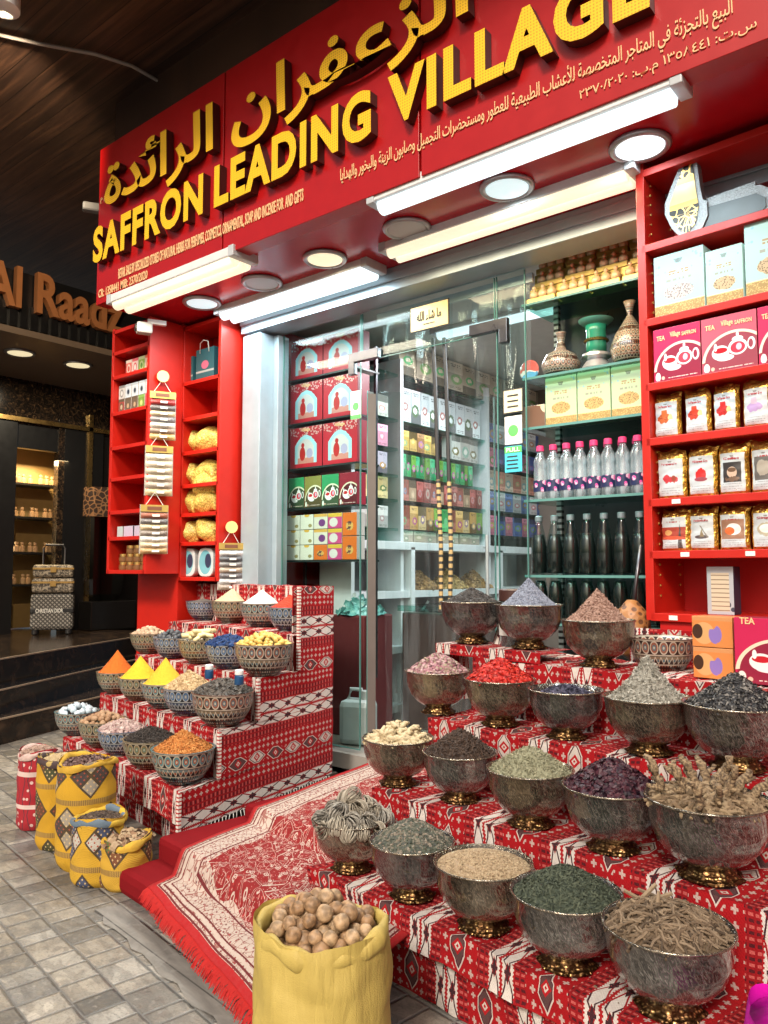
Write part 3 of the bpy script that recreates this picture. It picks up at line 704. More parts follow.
# glass showcase at the pillar
p = at_z(98, 628, PLZ); gc = thing('glass_showcase', 'tall clear glass jar case with lattice lid by the black wall', 'display case', (p.x, p.y, PLZ))
MB().lathe([(.2, .34), (.27, .42), (.29, .6), (.29, 1.35)], 8, cap=False).obj('glass_body', glass('case_glass', (.55, .55, .52), .06), gc)
MB().lathe([(.30, 1.36), (.30, 1.70), (.28, 1.72)], 8).obj('lattice_lid', (lambda m: m.out(m.mix(m.vor(16, None, 'DISTANCE_TO_EDGE') < .09, (.03, .015, .01), (.26, .13, .06)), .4))(Mat('lattice')), gc)
Box((0, 0, .17), (.7, .6, .34)).obj('plinth', DARK, gc, bevel=.01)
# cable and spotlight at the ceiling, cameras
cz = 4.37
pts = [at_z(x, y, cz) for x, y in ((-5, 34), (40, 44), (95, 54), (132, 66), (160, 82), (186, 99))]
pts.append(Vector((pts[-1].x+.1, pts[-1].y+.12, 4.40)))
tag(MB().tube(pts, .011, 6).obj('ceiling_cable', plain('cable_grey', (.30, .27, .25), .6), smooth=True), 'thin pale cable sagging under the dark plank ceiling', 'cable')
p = at_z(4, 4, 4.3); t = thing('ceiling_spotlight', 'small white spotlight on the plank ceiling at top left corner', 'spotlight', (p.x, p.y, 4.29))
MB().lathe([(.06, -.03), (.08, -.02), (.08, .08), (.05, .10)], 20).obj('housing', WHITE, t, smooth='auto'); MB().lathe([(.012, .09), (.012, .12)], 8).obj('stem', WHITE, t)
l = bpy.data.lights.new('spot_glow', 'SPOT'); l.energy = 200; l.color = (1, .78, .52); l.spot_size = R(70); l.spot_blend = .6; l.shadow_soft_size = .05
lo = bpy.data.objects.new('spot_glow', l); COL.objects.link(lo); lo.parent = t; lo.location = (0, 0, -.05); lo.rotation_euler = (Vector((AX, 3.4, 3.6))-Vector((p.x, p.y, 4.24))).to_track_quat('-Z', 'Y').to_euler()
p = at_z(146, 324, 2.93); t = thing('security_camera', 'small grey dome arm security camera beneath the left tube light', 'security camera', (p.x, 2.93, 2.90), R(-25))
Box((0, -.02, 0), (.075, .10, .075)).obj('body', plain('cam_grey', (.30, .30, .30), .4), t, bevel=.012); MB().lathe([(.026, 0), (.026, .01)], 16).obj('lens', BLACK, t); t.children[-1].rotation_euler = (R(90), 0, 0); t.children[-1].location = (0, -.07, 0)
Box((0, .06, .05), (.03, .12, .03)).obj('bracket', WHITE, t)
p = at_x(78, 200, -4.72); t = thing('bullet_camera', 'pale bullet camera sticking out beside left end of the signboard', 'security camera', (-4.68, SY+.06, p.z-.02), R(60))
Box((-.06, 0, 0), (.13, .06, .06)).obj('body', plain('camera_grey', (.14, .14, .14), .4), t, bevel=.012); Box((.01, 0, -.12), (.05, .05, .22)).obj('bracket', WHITE, t, bevel=.008)
# ================================================================ printed packs
def pic(name, fn, rough=.4, coord='Generated'):
    """printed front: fn(m, x, z) -> colour over 0..1"""
    m = Mat(name); x, y, z, v = m.co(coord); return m.out(fn(m, x, z), rough, 0, m.noise(60, v, 2), .05, .001)
def ell(x, z, cx, cz, rx, rz): a = (x-cx)/rx; b = (z-cz)/rz; return a*a+b*b < 1
def lines(m, x, z, c, rows, x0, x1, ink, h=.012, f=70):
    """rows of fine print"""
    k = None
    for r in rows:
        q = z.near(r, h).mn(x > x0).mn(x < x1).mn(m.white(m.vec((x*f).fl(), r*99, 1)) > .35); k = q if k is None else k.mx(q)
    return m.mix(k, c, ink)
def f_herb(bg, heap):
    def fn(m, x, z):
        n = m.noise(50, None, 4); c = m.mix(z < .18, bg, m.mix(m.vor(170) < .42, (.30, .20, .07), (.50, .36, .14)))
        c = m.mix(ell(x, z+(n-.5)*.10, .5, .36, .30, .12), c, m.mix(m.vor(150) < .4, heap, tuple(q*.35 for q in heap)))
        fl = (m.vor(55) < .30).mn(m.noise(24) > .45).mn(z > .70).mn((x-.5).ab() > .26)
        c = m.mix(fl, c, (.20, .42, .48))
        c = lines(m, x, z, c, (.70, .66), .30, .70, (.30, .20, .10), .014, 40); c = lines(m, x, z, c, (.56,), .25, .75, (.25, .25, .2), .02, 26)
        cr = z.near(.86, .035).mn((x-.5).ab() < (z-.86)*.6+.07).mn(((x*40).fr() > .35)); c = m.mix(cr, c, (.06, .05, .05))
        return m.mix(z.near(.185, .006), c, (.75, .60, .30))
    return fn
def f_tea(bg, dark):
    def fn(m, x, z):
        a = (x-.62)*(x-.62)*1.1+(z-.18)*(z-.18)*1.5; arc = a.sq()
        c = m.mix(arc < .62, bg, dark); c = m.mix(arc.near(.615, .028).mn(z-x*.2 > .20), c, (.80, .74, .55))
        c = m.mix(m.noise(12, None, 3)*.3, c, bg)
        W = (.78, .74, .74)
        for cx, cz, rx, rz in ((.66, .40, .17, .14), (.66, .54, .10, .05), (.35, .34, .16, .13), (.43, .24, .16, .055)): c = m.mix(ell(x, z, cx, cz, rx, rz), c, W)
        c = m.mix(ell(x, z, .66, .39, .13, .10), c, (.66, .04, .07)); c = m.mix(ell(x, z, .35, .38, .125, .05), c, (.50, .01, .02)); c = m.mix(ell(x, z, .68, .40, .05, .06), c, (.5, .45, .6))
        c = m.mix(ell(x, z, .90, .42, .07, .11).mn(ell(x, z, .89, .42, .04, .075)*-1+1), c, W); c = m.mix(ell(x, z, .66, .62, .025, .04), c, W)
        c = m.mix(ell(x, z, .26, .45, .03, .07), c, W)
        c = m.mix(ell(x, z, .09, .10, .055, .085).mn(z > .03), c, (.72, .70, .66)); c = m.mix(ell(x, z, .20, .07, .035, .035), c, (.75, .45, .35))
        return lines(m, x, z, c, (.06,), .3, .92, (.70, .55, .50), .008, 90)
    return fn
def f_bag(kind):
    def fn(m, x, z):
        W = (.54, .58, .59); c = m.mix(m.noise(20, None, 2)*.4, W, (.40, .48, .53))
        n = (m.noise(70, None, 3)-.5)*.16
        if kind in 'abc':
            red = ((.50, .12, .03), (.52, .05, .02), (.50, .02, .02))['abc'.index(kind)]
            c = m.mix((z > .48).mn((z*13+x*4).sin() > .2), c, (.42, .52, .58))
            c = m.mix(ell(x, z+n, .46, .50, .36, .14), c, m.mix(m.vor(190) < .4, red, (.25, .02, .01))); c = m.mix(((x-.45).ab() < .13).mn(z.near(.66, .09)), c, red); c = m.mix(ell(x, z, .72, .52, .10, .10), c, (.70, .50, .22)); c = m.mix(ell(x, z, .78, .40, .16, .06), c, (.75, .72, .68))
        elif kind == 'v': c = m.mix(ell(x, z+n, .46, .48, .34, .13), c, (.42, .28, .50)); c = m.mix(((x-.45).ab() < .12).mn(z.near(.66, .09)), c, (.55, .40, .50))
        elif kind == 'p':
            for q in ((.36, .46, .16, .11), (.62, .42, .2, .08)): c = m.mix(ell(x, z+n, *q), c, (.50, .04, .05))
            c = m.mix(ell(x, z, .66, .45, .09, .09), c, (.30, .05, .03))
        elif kind == 'r': c = m.mix(ell(x, z+n*1.6, .50, .50, .22, .17), c, (.60, .02, .02)); c = m.mix(ell(x, z, .5, .38, .26, .06), c, (.30, .06, .08))
        elif kind == 'k':
            c = m.mix(((x-.5).ab() < .36).mn(z.near(.50, .26)), c, (.035, .03, .03))
            c = m.mix(ell(x, z, .5, .50, .20, .14), c, (.55, .40, .30)); c = m.mix(ell(x, z, .5, .56, .17, .06), c, (.12, .06, .03)); c = m.mix(ell(x, z+n, .5, .32, .30, .06), c, (.14, .08, .05))
        elif kind == 'm': c = m.mix(((x-.5).ab() < .40).mn(z.near(.54, .30)), c, (.12, .11, .10)); c = m.mix(ell(x, z+n, .5, .55, .3, .2), c, (.36, .32, .26))
        elif kind == 'd': c = m.mix(((x-.5).ab() < .5).mn(z.near(.48, .20)), c, (.34, .05, .03)); c = m.mix(ell(x, z, .3, .50, .16, .09), c, (.55, .28, .10)); c = m.mix((x-.78).ab() < (z-.80)*-.12, c, (.06, .05, .05)); c = m.mix(ell(x, z, .5, .33, .45, .06), c, (.60, .10, .05))
        elif kind == 'l': c = m.mix(ell(x, z, .5, .34, .30, .06), c, (.10, .08, .08)); c = m.mix(((x-.52).ab() < (.62-z)*.35).mn(z.near(.48, .13)), c, (.25, .20, .12)); c = m.mix(((x*.6+z*.5).near(.62, .015)).mn(z.near(.5, .2)), c, (.2, .18, .15))
        elif kind == 't': c = m.mix(((x-.5).ab() < .46).mn(z.near(.55, .30)), c, (.30, .16, .10)); c = m.mix(ell(x, z, .55, .55, .30, .18), c, (.74, .70, .66)); c = m.mix(ell(x, z, .40, .50, .20, .12), c, (.62, .14, .04))
        elif kind == 'g': c = m.mix(ell(x, z+n, .5, .52, .34, .20), c, (.40, .36, .26)); c = m.mix(ell(x, z, .5, .54, .24, .13), c, (.75, .72, .65))
        cr = z.near(.92, .022).mn((x-.5).ab() < (z-.92)*.8+.07).mn(((x*40).fr() > .35)); c = m.mix(cr, c, (.10, .05, .03))
        c = lines(m, x, z, c, (.845,), .22, .78, (.35, .05, .05), .02, 34)
        return lines(m, x, z, c, (.20, .13, .07), .12, .88, (.25, .25, .27), .008, 60)
    return fn
def lettered(t, txt, mat, w_, h_, x, y, z, bold=.02): return lettering(txt, mat, w_, h_, bold, .001, 'lettering', t, (x, y-.0015, z), res=2)
def carton(name, label, w_, d_, h_, front, side, loc, rz=0, group=None, cat='box', bev=.002):
    """one carton: printed front face on -y, plain sides; origin at bottom front centre"""
    b = MB(); b.box((0, d_/2, h_/2), (w_, d_, h_), mf=1); o = b.obj(name, [side, front], None, loc, rz, bevel=bev)
    return tag(o, label, cat, group)
M_HERB = pic('herb_pack', f_herb((.29, .46, .45), (.40, .34, .32))); M_HERB2 = pic('herb_pack_tan', f_herb((.31, .48, .43), (.42, .30, .17))); M_HERBG = pic('herb_pack_green', f_herb((.36, .50, .30), (.46, .31, .12)))
SIDE_H = plain('pale_green_card', (.48, .66, .62), .5)
M_TEA = pic('tea_pack', f_tea((.52, .015, .08), (.22, .012, .035))); M_TEA2 = pic('tea_pack_wrapped', f_tea((.50, .10, .14), (.26, .05, .07)), .15); SIDE_T = plain('maroon_card', (.25, .01, .03), .4)
BAGM = {k: pic('bag_label_'+k, f_bag(k)) for k in 'abcvprkmdltg'}

# ================================================================ tall red rack on the right
RA = R(-4.4); RO = Vector((*at_t(646.5, 625, 3.22).xy, 0)); RE = Vector((math.cos(RA), math.sin(RA), 0)); RN = Vector((-RE.y, RE.x, 0))
def rp(e, n, z): return RO+RE*e+RN*n+Vector((0, 0, z))
def rz_at(px, py): p = at_pl(px, py, RO, RN); return (p-RO).dot(RE), p.z
SH = [rz_at(652, y)[1] for y in (318, 383, 438, 499, 551, 613)]       # top faces of the boards, as surveyed
RW_, RD_ = 1.75, .32; RTOP = SOF-.005
rack = thing('display_rack', 'tall red display rack of herb boxes and foil bags on the right of the window', 'rack', RO, RA)
RB = SH[-1]-.03
for q in (.018, RW_): Box((q, RD_/2, (RTOP+RB)/2), (.036, RD_, RTOP-RB)).obj('side_panel', RED, rack, bevel=.002)
Box((RW_/2, RD_-.01, (RTOP+RB)/2), (RW_-.03, .016, RTOP-RB-.01)).obj('back_panel', REDIN, rack)
for z in SH+[RTOP-.032]: Box((RW_/2+.001, RD_/2-.011, z-.016), (RW_-.037, RD_-.022, .032)).obj('board', RED, rack, bevel=.002)
pg = MB()
for i in range(44): pg.box((.0385, .06, RB+.1+i*.043), (.003, .008, .008)); pg.box((.0385, .26, RB+.1+i*.043), (.003, .008, .008))
pg.obj('peg_holes', GOLDF, rack)
for e, z in ((.14, SH[3]), (.17, SH[4]), (.115, SH[5]), (.42, SH[4])): Box((e, -.002, z-.016), (.035, .003, .018)).obj('price_tag', PAPERW, rack)
Box((.9, .16, RB/2), (1.7, .28, RB-.004)).obj('base', REDIN, rack)
def front_e(px, py): return rz_at(px, py)[0]
# herb boxes
e = [front_e(x, y) for x, y in ((652, 280), (702, 275), (703, 275), (740, 265), (742, 265))]
z0 = SH[0]
def rk(e_, n_, z_): return rp(e_, n_, z_)
w1 = e[1]-e[0]; w2 = e[3]-e[2]
b1 = carton('herb_box', 'pale mint herb box with grey seed picture, leftmost under the ornate censer', w1, .12, .262, M_HERB, SIDE_H, rk(e[0]+w1/2, .02, z0), RA, 'mint herb boxes on the right rack')
b2 = carton('herb_box', 'smaller mint herb box with brown seed picture between two larger ones', w2, .12, .225, M_HERB2, SIDE_H, rk(e[2]+w2/2+.003, .02, z0), RA, 'mint herb boxes on the right rack')
b3 = carton('herb_box', 'tall mint herb box with brown seed picture cut by the frame edge', w1*1.05, .12, .30, M_HERB2, SIDE_H, rk(e[4]+w1/2+.01, .02, z0), RA, 'mint herb boxes on the right rack')
# tea boxes
z0 = SH[1]; TW = front_e(697, 350)-front_e(650, 352)
tl = ('crimson tea box with cup and teapot picture, left end of its shelf', 'shrink wrapped duller red tea box in the middle of its shelf', 'crimson tea box with teapot picture cut by the frame edge')
for i, l in enumerate(tl):
    w_ = TW*(1.08 if i == 1 else 1); ee = front_e(651, 352)+.004+TW/2+i*(TW*1.06)
    t = carton('tea_box', l, w_, .10, .225, M_TEA2 if i == 1 else M_TEA, SIDE_T, rk(ee, .015, z0), RA, 'crimson tea boxes on the right rack')
    lettered(t, 'TEA', CREAM, w_*.18, .02, -w_*.33, 0, .185); lettered(t, 'SAFFRON', CREAM, w_*.30, .017, w_*.27, 0, .187); lettered(t, 'Village', CREAM, w_*.22, .028, -w_*.02, 0, .190)
# foil bags
def foil_bag(lab, w_, h_, kind, loc, seed, txt=None, grp=None):
    rr = random.Random(seed); ph = [rr.uniform(0, 6) for _ in range(4)]
    t = thing('foil_bag', lab, 'bag', loc, RA+rr.uniform(-.05, .05), grp)
    m = MB(); n = 20; prof = []
    def pt(u, v, s):
        fat = .030*(1-max(0, (v-.80)/.2)**1.2)*(1-.35*(1-min(1, v/.1)))
        k = math.cos((u-.5)*math.pi)**.35 if abs(u-.5) < .499 else 0
        cr = .003*math.sin(v*31+ph[0]+u*9)*math.sin(u*14+ph[1])
        return Vector(((u-.5)*w_*(1+.02*math.sin(v*9+ph[2]))+.008*max(0, v-.85)*math.sin(ph[3])*8, s*(fat*k+.001)+cr+.035, v*h_+.006*math.sin(u*9+ph[2])*max(0, v-.9)*10))
    m.grid(lambda u, v: pt(u, v, -1), 16, 22); m.grid(lambda u, v: pt(1-u, v, 1), 16, 12)
    m.obj('pouch', FOIL, t, smooth=True)
    q = MB(); q.grid(lambda u, v: pt(.10+u*.80, .06+v*.74, -1)+Vector((0, -.0025, 0)), 10, 12); q.obj('label', BAGM[kind], t, smooth=True)
    if txt: lettering(txt, plain('label_red', (.35, .03, .04), .5) if 'label_red' not in MATS else MATS['label_red'], w_*.52, .010, .02, 0, 'lettering', t, (0, -.002, h_*.695), res=2)
    return t
rows = ((2, .188, (648, 690), [('a', 'orange jar of threads picture, left end of upper bag shelf', 'Saffron Tea'), ('b', 'red jar of threads picture, second on upper bag shelf', 'Saffron Tea'), ('c', 'deep red heap and jar picture, third on upper bag shelf', 'Saffron Tea'), ('v', 'lilac flower picture, right end of upper bag shelf', 'Lavender Tea')], (650, 674, 680, 704, 709, 733, 739, 766), 410),
        (3, .205, (0, 0), [('p', 'two red fruits picture, left end of middle bag shelf', 'Pomegranate Tea'), ('r', 'red hibiscus flower picture on middle bag shelf', 'Hibiscus Tea'), ('k', 'dark picture of a coffee cup on middle bag shelf', 'Coffee'), ('m', 'black and white picture on middle bag shelf at frame edge', None)], (653, 680, 684, 711, 715, 743, 747, 775), 475),
        (4, .172, (0, 0), [('d', 'dark red table scene picture, left end of lower bag shelf', None), ('l', 'coffee mill sketch picture on lower bag shelf', 'Arabic Coffee'), ('t', 'white cup and saucer picture on lower bag shelf', None), ('g', 'pale bowl picture on lower bag shelf at frame edge', 'Ginger')], (656, 683, 685, 711, 715, 743, 748, 778), 527))
for k, hh, _, bags, xs, yy in rows:
    for i, (kd, lb, tx) in enumerate(bags):
        a_, b_ = front_e(xs[2*i], yy), front_e(xs[2*i+1], yy)
        foil_bag('gold foil bag with '+lb, (b_-a_)*1.09, hh, kd, rk((a_+b_)/2, .03, SH[k]), i*7+k, tx, 'gold foil bags on the right rack')
# incense sticks box
a_, b_ = front_e(700, 590), front_e(727, 590)
INC = pic('incense_pack', lambda m, x, z: m.mix(((x-.5).ab() < .34).mn((z-.47).ab() < .40), m.mix(m.vor(22) < .3, (.42, .46, .50), (.05, .06, .09)), m.mix(((z+m.noise(9, None, 3)*.03)*11).fr() < .22, (.62, .54, .40), (.24, .18, .12))))
carton('incense_box', 'slim patterned box of pale sticks alone on the lowest red shelf', b_-a_, .075, .19, INC, plain('navy_card', (.03, .03, .06), .5), rk((a_+b_)/2, .07, SH[5]), RA+.0)
# ornate mirrored censer / perfume stand on the top shelf
def cz(px, py): e_, z_ = rz_at(px, py); return e_, z_-SH[0]+0
zt0 = rz_at(652, 243)[1]
top_board = zt0
Box((RW_/2+.001, RD_/2-.011, top_board-.016), (RW_-.037, RD_-.022, .032)).obj('board', RED, rack, bevel=.002)
orn = thing('mirror_ornament', 'silver framed ornament with gilt lattice and dark mirror lying on the top red shelf', 'ornament', rp(0, .05, top_board), RA)
def oz(px, py): e_, z_ = rz_at(px, py); return (e_, z_-top_board)
SILVG = foil('silver_glitter', (.36, .40, .42), 160, .3, .4, .5)
out1 = [oz(x, y) for x, y in ((676, 234), (668, 226), (661, 212), (661, 201), (666, 187), (672, 172), (678, 158), (682, 151), (688, 150), (692, 154), (694, 165), (696, 183), (699, 196), (703, 198), (704, 212), (699, 224), (692, 230), (684, 236))]
MB().prism(out1, -.012, .03).obj('pear_frame', SILVG, orn)
inn = [oz(x, y) for x, y in ((684, 231), (674, 226), (666, 212), (666, 202), (671, 188), (677, 172), (683, 156), (688, 156), (690, 170), (693, 190), (695, 203), (692, 220))]
GL = Mat('gilt_lattice'); x, y, z, v = GL.co('Generated'); dd = GL.op('ARCTAN2', z-.28, x-.62)
gl_c = GL.mix((GL.vor(26, None, 'DISTANCE_TO_EDGE') < .05).mx(((dd*2.2).fr()-.5).ab() > .40), (.02, .02, .018), (.70, .45, .13))
gl_c = GL.mix(z.near(.56, .13), gl_c, GL.mix(GL.noise(9), (.50, .34, .12), (.62, .50, .30))); gl_c = GL.mix(z.near(.40, .035).mx(z.near(.72, .04)), gl_c, (.58, .36, .10))
MB().prism(inn, -.016, -.013).obj('gilt_panel', GL.out(gl_c, .3, .5), orn)
out2 = [oz(x, y) for x, y in ((690, 232), (695, 206), (703, 197), (750, 181), (756, 180), (772, 186), (785, 190), (785, 206), (775, 210), (758, 216), (720, 226), (705, 231))]
MB().prism(out2, .0, .045).obj('box_frame', SILVG, orn)
inn2 = [oz(x, y) for x, y in ((696, 224), (697, 212), (704, 203), (752, 189), (761, 193), (762, 202), (755, 210), (703, 227))]
MB().prism(inn2, -.004, -.001).obj('mirror', (lambda m: m.out(m.mix(m.noise(9, None, 4), (.012, .02, .024), (.06, .09, .10)), .35))(Mat('smoky_mirror')), orn)
t = MB().bar((oz(700, 199)[0], .02, oz(700, 199)[1]+.012), (oz(750, 181)[0], .02, oz(750, 181)[1]+.012), .02).obj('lid_rail', SILVG, orn)

# ================================================================ two red racks on the left
def left_rack(x0, x1, y0, d_, zb, zt_, boards, label):
    t = thing('wall_rack', label, 'rack', ((x0+x1)/2, y0, zb), 0, 'red wall racks left of the entrance'); W_ = x1-x0; h_ = zt_-zb
    for q in (-1, 1): Box((q*(W_/2-.014), d_/2, h_/2), (.028, d_, h_)).obj('side_panel', RED, t, bevel=.002)
    Box((0, d_-.01, h_/2), (W_-.03, .016, h_-.01)).obj('back_panel', REDIN, t)
    for z in boards: Box((0, d_/2-.012, z-zb-.013), (W_-.0285, d_-.024, .026)).obj('board', RED, t, bevel=.002)
    return t
def zy(px, py, Y): return at_y(px, py, Y).z
Y1, Y2 = 3.01, 3.28
B1 = [zy(112, y, Y1) for y in (353, 377, 413, 447, 478, 511, 537, 570)]+[3.012]
left_rack(XA, XB, Y1, .27, B1[7]-.026, 3.025, B1, 'outer red wall rack holding small tins and boxes beside the dark shop')
X2a = at_y(180, 450, Y2).x
B2 = [zy(190, y, Y2) for y in (381, 417, 451, 484, 513, 542, 577)]+[3.012]
left_rack(X2a, XC, Y2, .27, B2[6]-.026, 3.025, B2, 'inner red wall rack holding yellow pouches beside the aluminium frame')
sp(Box((XB+.012, 3.52, .9), (.022, .06, 1.75)), 'channel', ALU)
# small boxes, tins, packs on the outer rack
def facet(cols, k): return [pic('tin_%d_%d' % (k, i), (lambda c: lambda m, x, z: m.mix(ell(x, z, .5, .42, .30, .30), m.mix(z > .8, c[0], c[1]), m.mix(ell(x, z, .5, .42, .18, .18), c[1], c[2])))(c)) for i, c in enumerate(cols)]
G1 = facet((((.55, .12, .10), (.60, .50, .42), (.45, .06, .05)), ((.62, .5, .45), (.52, .10, .12), (.75, .6, .55)), ((.20, .36, .06), (.45, .52, .30), (.10, .25, .04)), ((.6, .5, .4), (.55, .14, .06), (.75, .65, .55))), 0)
G2 = facet((((.5, .5, .48), (.20, .22, .22), (.6, .6, .58)), ((.55, .6, .65), (.42, .47, .52), (.02, .03, .05))), 1)
G3 = facet((((.3, .06, .05), (.10, .08, .05), (.45, .36, .25)), ((.14, .10, .07), (.12, .09, .06), (.45, .32, .2)), ((.16, .25, .05), (.20, .36, .08), (.55, .55, .2)), ((.5, .08, .1), (.55, .08, .10), (.75, .6, .6))), 2)
CARDS = plain('grey_card', (.40, .38, .36), .6)
for i, lb in enumerate(('faded pink', 'red', 'green', 'red and white')):
    p = Vector((-4.86+i*.079, 0, 0)); carton('soap_box', lb+' soap box in the row of four high in the outer rack', .073, .05, .112, G1[i], CARDS, (p.x, Y1+.05, B1[1]), 0, 'soap boxes on the outer rack')
for r in range(2):
    for i in range(5):
        p = Vector((-4.925+i*.082, 0, 0)); mt = (G3[(0, 1, 1, 2, 3)[i]] if r == 0 else G2[0 if i == 0 else 1])
        lb = (('maroon', 'dark brown', 'brown', 'green', 'pink')[i]+' cream box in lower row of the two tier stack' if r == 0 else ('dark grey', 'grey blue')[i > 0]+' cream box in upper row of the two tier stack')
        b = carton('cream_box', lb, .075, .06, .098, mt, CARDS, (p.x, Y1+.04, B1[2]+r*.099), 0, 'cream boxes on the outer rack')
for i, (px, ww, c) in enumerate(((114, .07, 'pale teal'), (123, .13, 'lilac'), (132, .13, 'lilac'))):
    p = Vector((-4.92+(px-114)*.0125, 0, 0)); carton('lilac_pack', 'small '+c+' pack lying on the second lowest shelf of outer rack', ww, .10, .075, plain('pack_%d' % i, ((.42, .55, .55), (.52, .47, .60), (.50, .46, .58))[i], .4), CARDS, (p.x, Y1+.05, B1[6]), 0, 'lilac packs on the outer rack')
jar0 = None
for r, n in enumerate((4, 4, 3)):
    for i in range(n):
        x = -4.93+i*.088+(.09 if r == 2 else 0); loc = (x, Y1+.10, B1[7]+r*.058)
        lb = 'small brown jar with gold lid in the stacked rows at the bottom of outer rack'
        if jar0 is None:
            jar0 = thing('balm_jar', lb, 'jar', loc, 0, 'balm jars on the outer rack'); MB().lathe([(.036, 0), (.039, .006), (.039, .034)], 18).obj('jar_body', plain('brown_glass', (.20, .10, .04), .2), jar0, smooth='auto'); MB().lathe([(.041, .034), (.042, .037), (.042, .054), (.038, .057)], 18).obj('lid', GOLD, jar0, smooth='auto')
        else: dup(jar0, loc)
# gift bags, pouches, slippers shaped packs on the inner rack
TEALB = pic('gift_bag_front', lambda m, x, z: m.mix(ell(x, z, .5, .5, .2, .13), m.mix(z.near(.3, .03), (.02, .12, .15), (.4, .45, .45)), (.55, .15, .25)))
for i, (px, py, w_, h_, rz, lb) in enumerate(((187.5, 374, .15, .20, .3, 'narrow dark gift bag with pink emblem seen half turned, inner rack top'), (206, 370, .20, .23, 0, 'teal gift bag with pink emblem on top of the inner rack'))):
    p = at_y(px, py, Y2+.07); t = thing('gift_bag', lb, 'bag', (p.x, Y2+.06, B2[0]), rz*0, 'gift bags on the inner rack')
    b = MB(); b.box((0, .05, h_/2), (w_, .10, h_), mf=1); b.obj('paper_body', [plain('teal_paper', (.02, .10, .13), .5) if 'teal_paper' not in MATS else MATS['teal_paper'], TEALB], t)
    b = MB(); b.tube([(-w_*.25, -.004, h_-.03), (-w_*.22, -.01, h_+.04), (0, -.015, h_+.055), (w_*.22, -.01, h_+.04), (w_*.25, -.004, h_-.03)], .004, 6); b.obj('cord_handle', PAPERW, t, smooth=True)
pouch = None
def pouch_mesh(seed):
    rr = random.Random(seed); m = MB(); ph = [rr.uniform(0, 6.3) for _ in range(6)]
    def pt(u, v):
        a = u*2*math.pi; s = math.sin(v*math.pi)**.28; x = -math.cos(v*math.pi)
        f = 1+.07*math.sin(a*5+ph[0]+v*7)+.06*math.sin(v*17+ph[1])*math.sin(a*2+ph[2])
        return Vector((x*.098, s*.062*math.cos(a)*f+.01*math.sin(v*9+ph[3]), s*.070*math.sin(a)*f+.072+.012*math.sin(v*8+ph[4])))
    m.grid(pt, 26, 18); return m
PMESH = [pouch_mesh(i).obj('yellow_pouch', YPLAS, None, (0, 0, -50-i), smooth=True) for i in range(3)]
YP = {2: [(189, 451), (208, 447)], 3: [(188, 484), (207, 481)], 5: [(189, 542), (208, 540)], 4: [(189, 513), (207, 512)]}
for k, lst in ((2, YP[2]), (3, YP[3]), (4, YP[4]+[(207, 501)]), (5, YP[5])):
    for j, (px, py) in enumerate(lst):
        p = at_y(px, py, Y2+.09); z = B2[k]-.004+(.12 if j == 2 else 0)
        src = PMESH[rnd.randrange(3)]; lb = 'crumpled yellow pouch, '+('left' if j == 0 else 'right' if j == 1 else 'upper right')+' one on the '+{2: 'topmost', 3: 'second', 4: 'third', 5: 'lowest'}[k]+' pouch shelf of inner rack'
        o = tag(src.copy(), lb, 'pouch', 'yellow pouches on the inner rack'); COL.objects.link(o); o.location = (p.x, Y2+.10, z); o.rotation_euler = (rnd.uniform(-.1, .1), rnd.uniform(-.12, .12), rnd.uniform(-.2, .2)); o.scale = (1.12, 1.1, 1.15)
for o in PMESH: bpy.data.objects.remove(o)
SLB = pic('brush_pack', lambda m, x, z: m.mix(ell(x, z, .5, .5, .40, .42), (.60, .66, .66), m.mix(ell(x, z, .68, .55, .2, .25), m.mix(m.noise(8), (.05, .35, .45), (.30, .60, .65)), (.03, .05, .10))))
for i, px in enumerate((187, 205)):
    p = at_y(px, 575, Y2+.05); q = [(math.copysign(abs(math.cos(a))**.55, math.cos(a))*.082, math.copysign(abs(math.sin(a))**.55, math.sin(a))*.098+.10) for a in [k*math.pi/14 for k in range(28)]]
    o = MB().prism(q, 0, .05).obj('blue_pack', SLB, None, (p.x, Y2+.05, B2[6]), bevel=.006); tag(o, ('left', 'right')[i]+' one of two rounded blue clamshell packs at the bottom of inner rack', 'pack', 'blue clamshell packs')
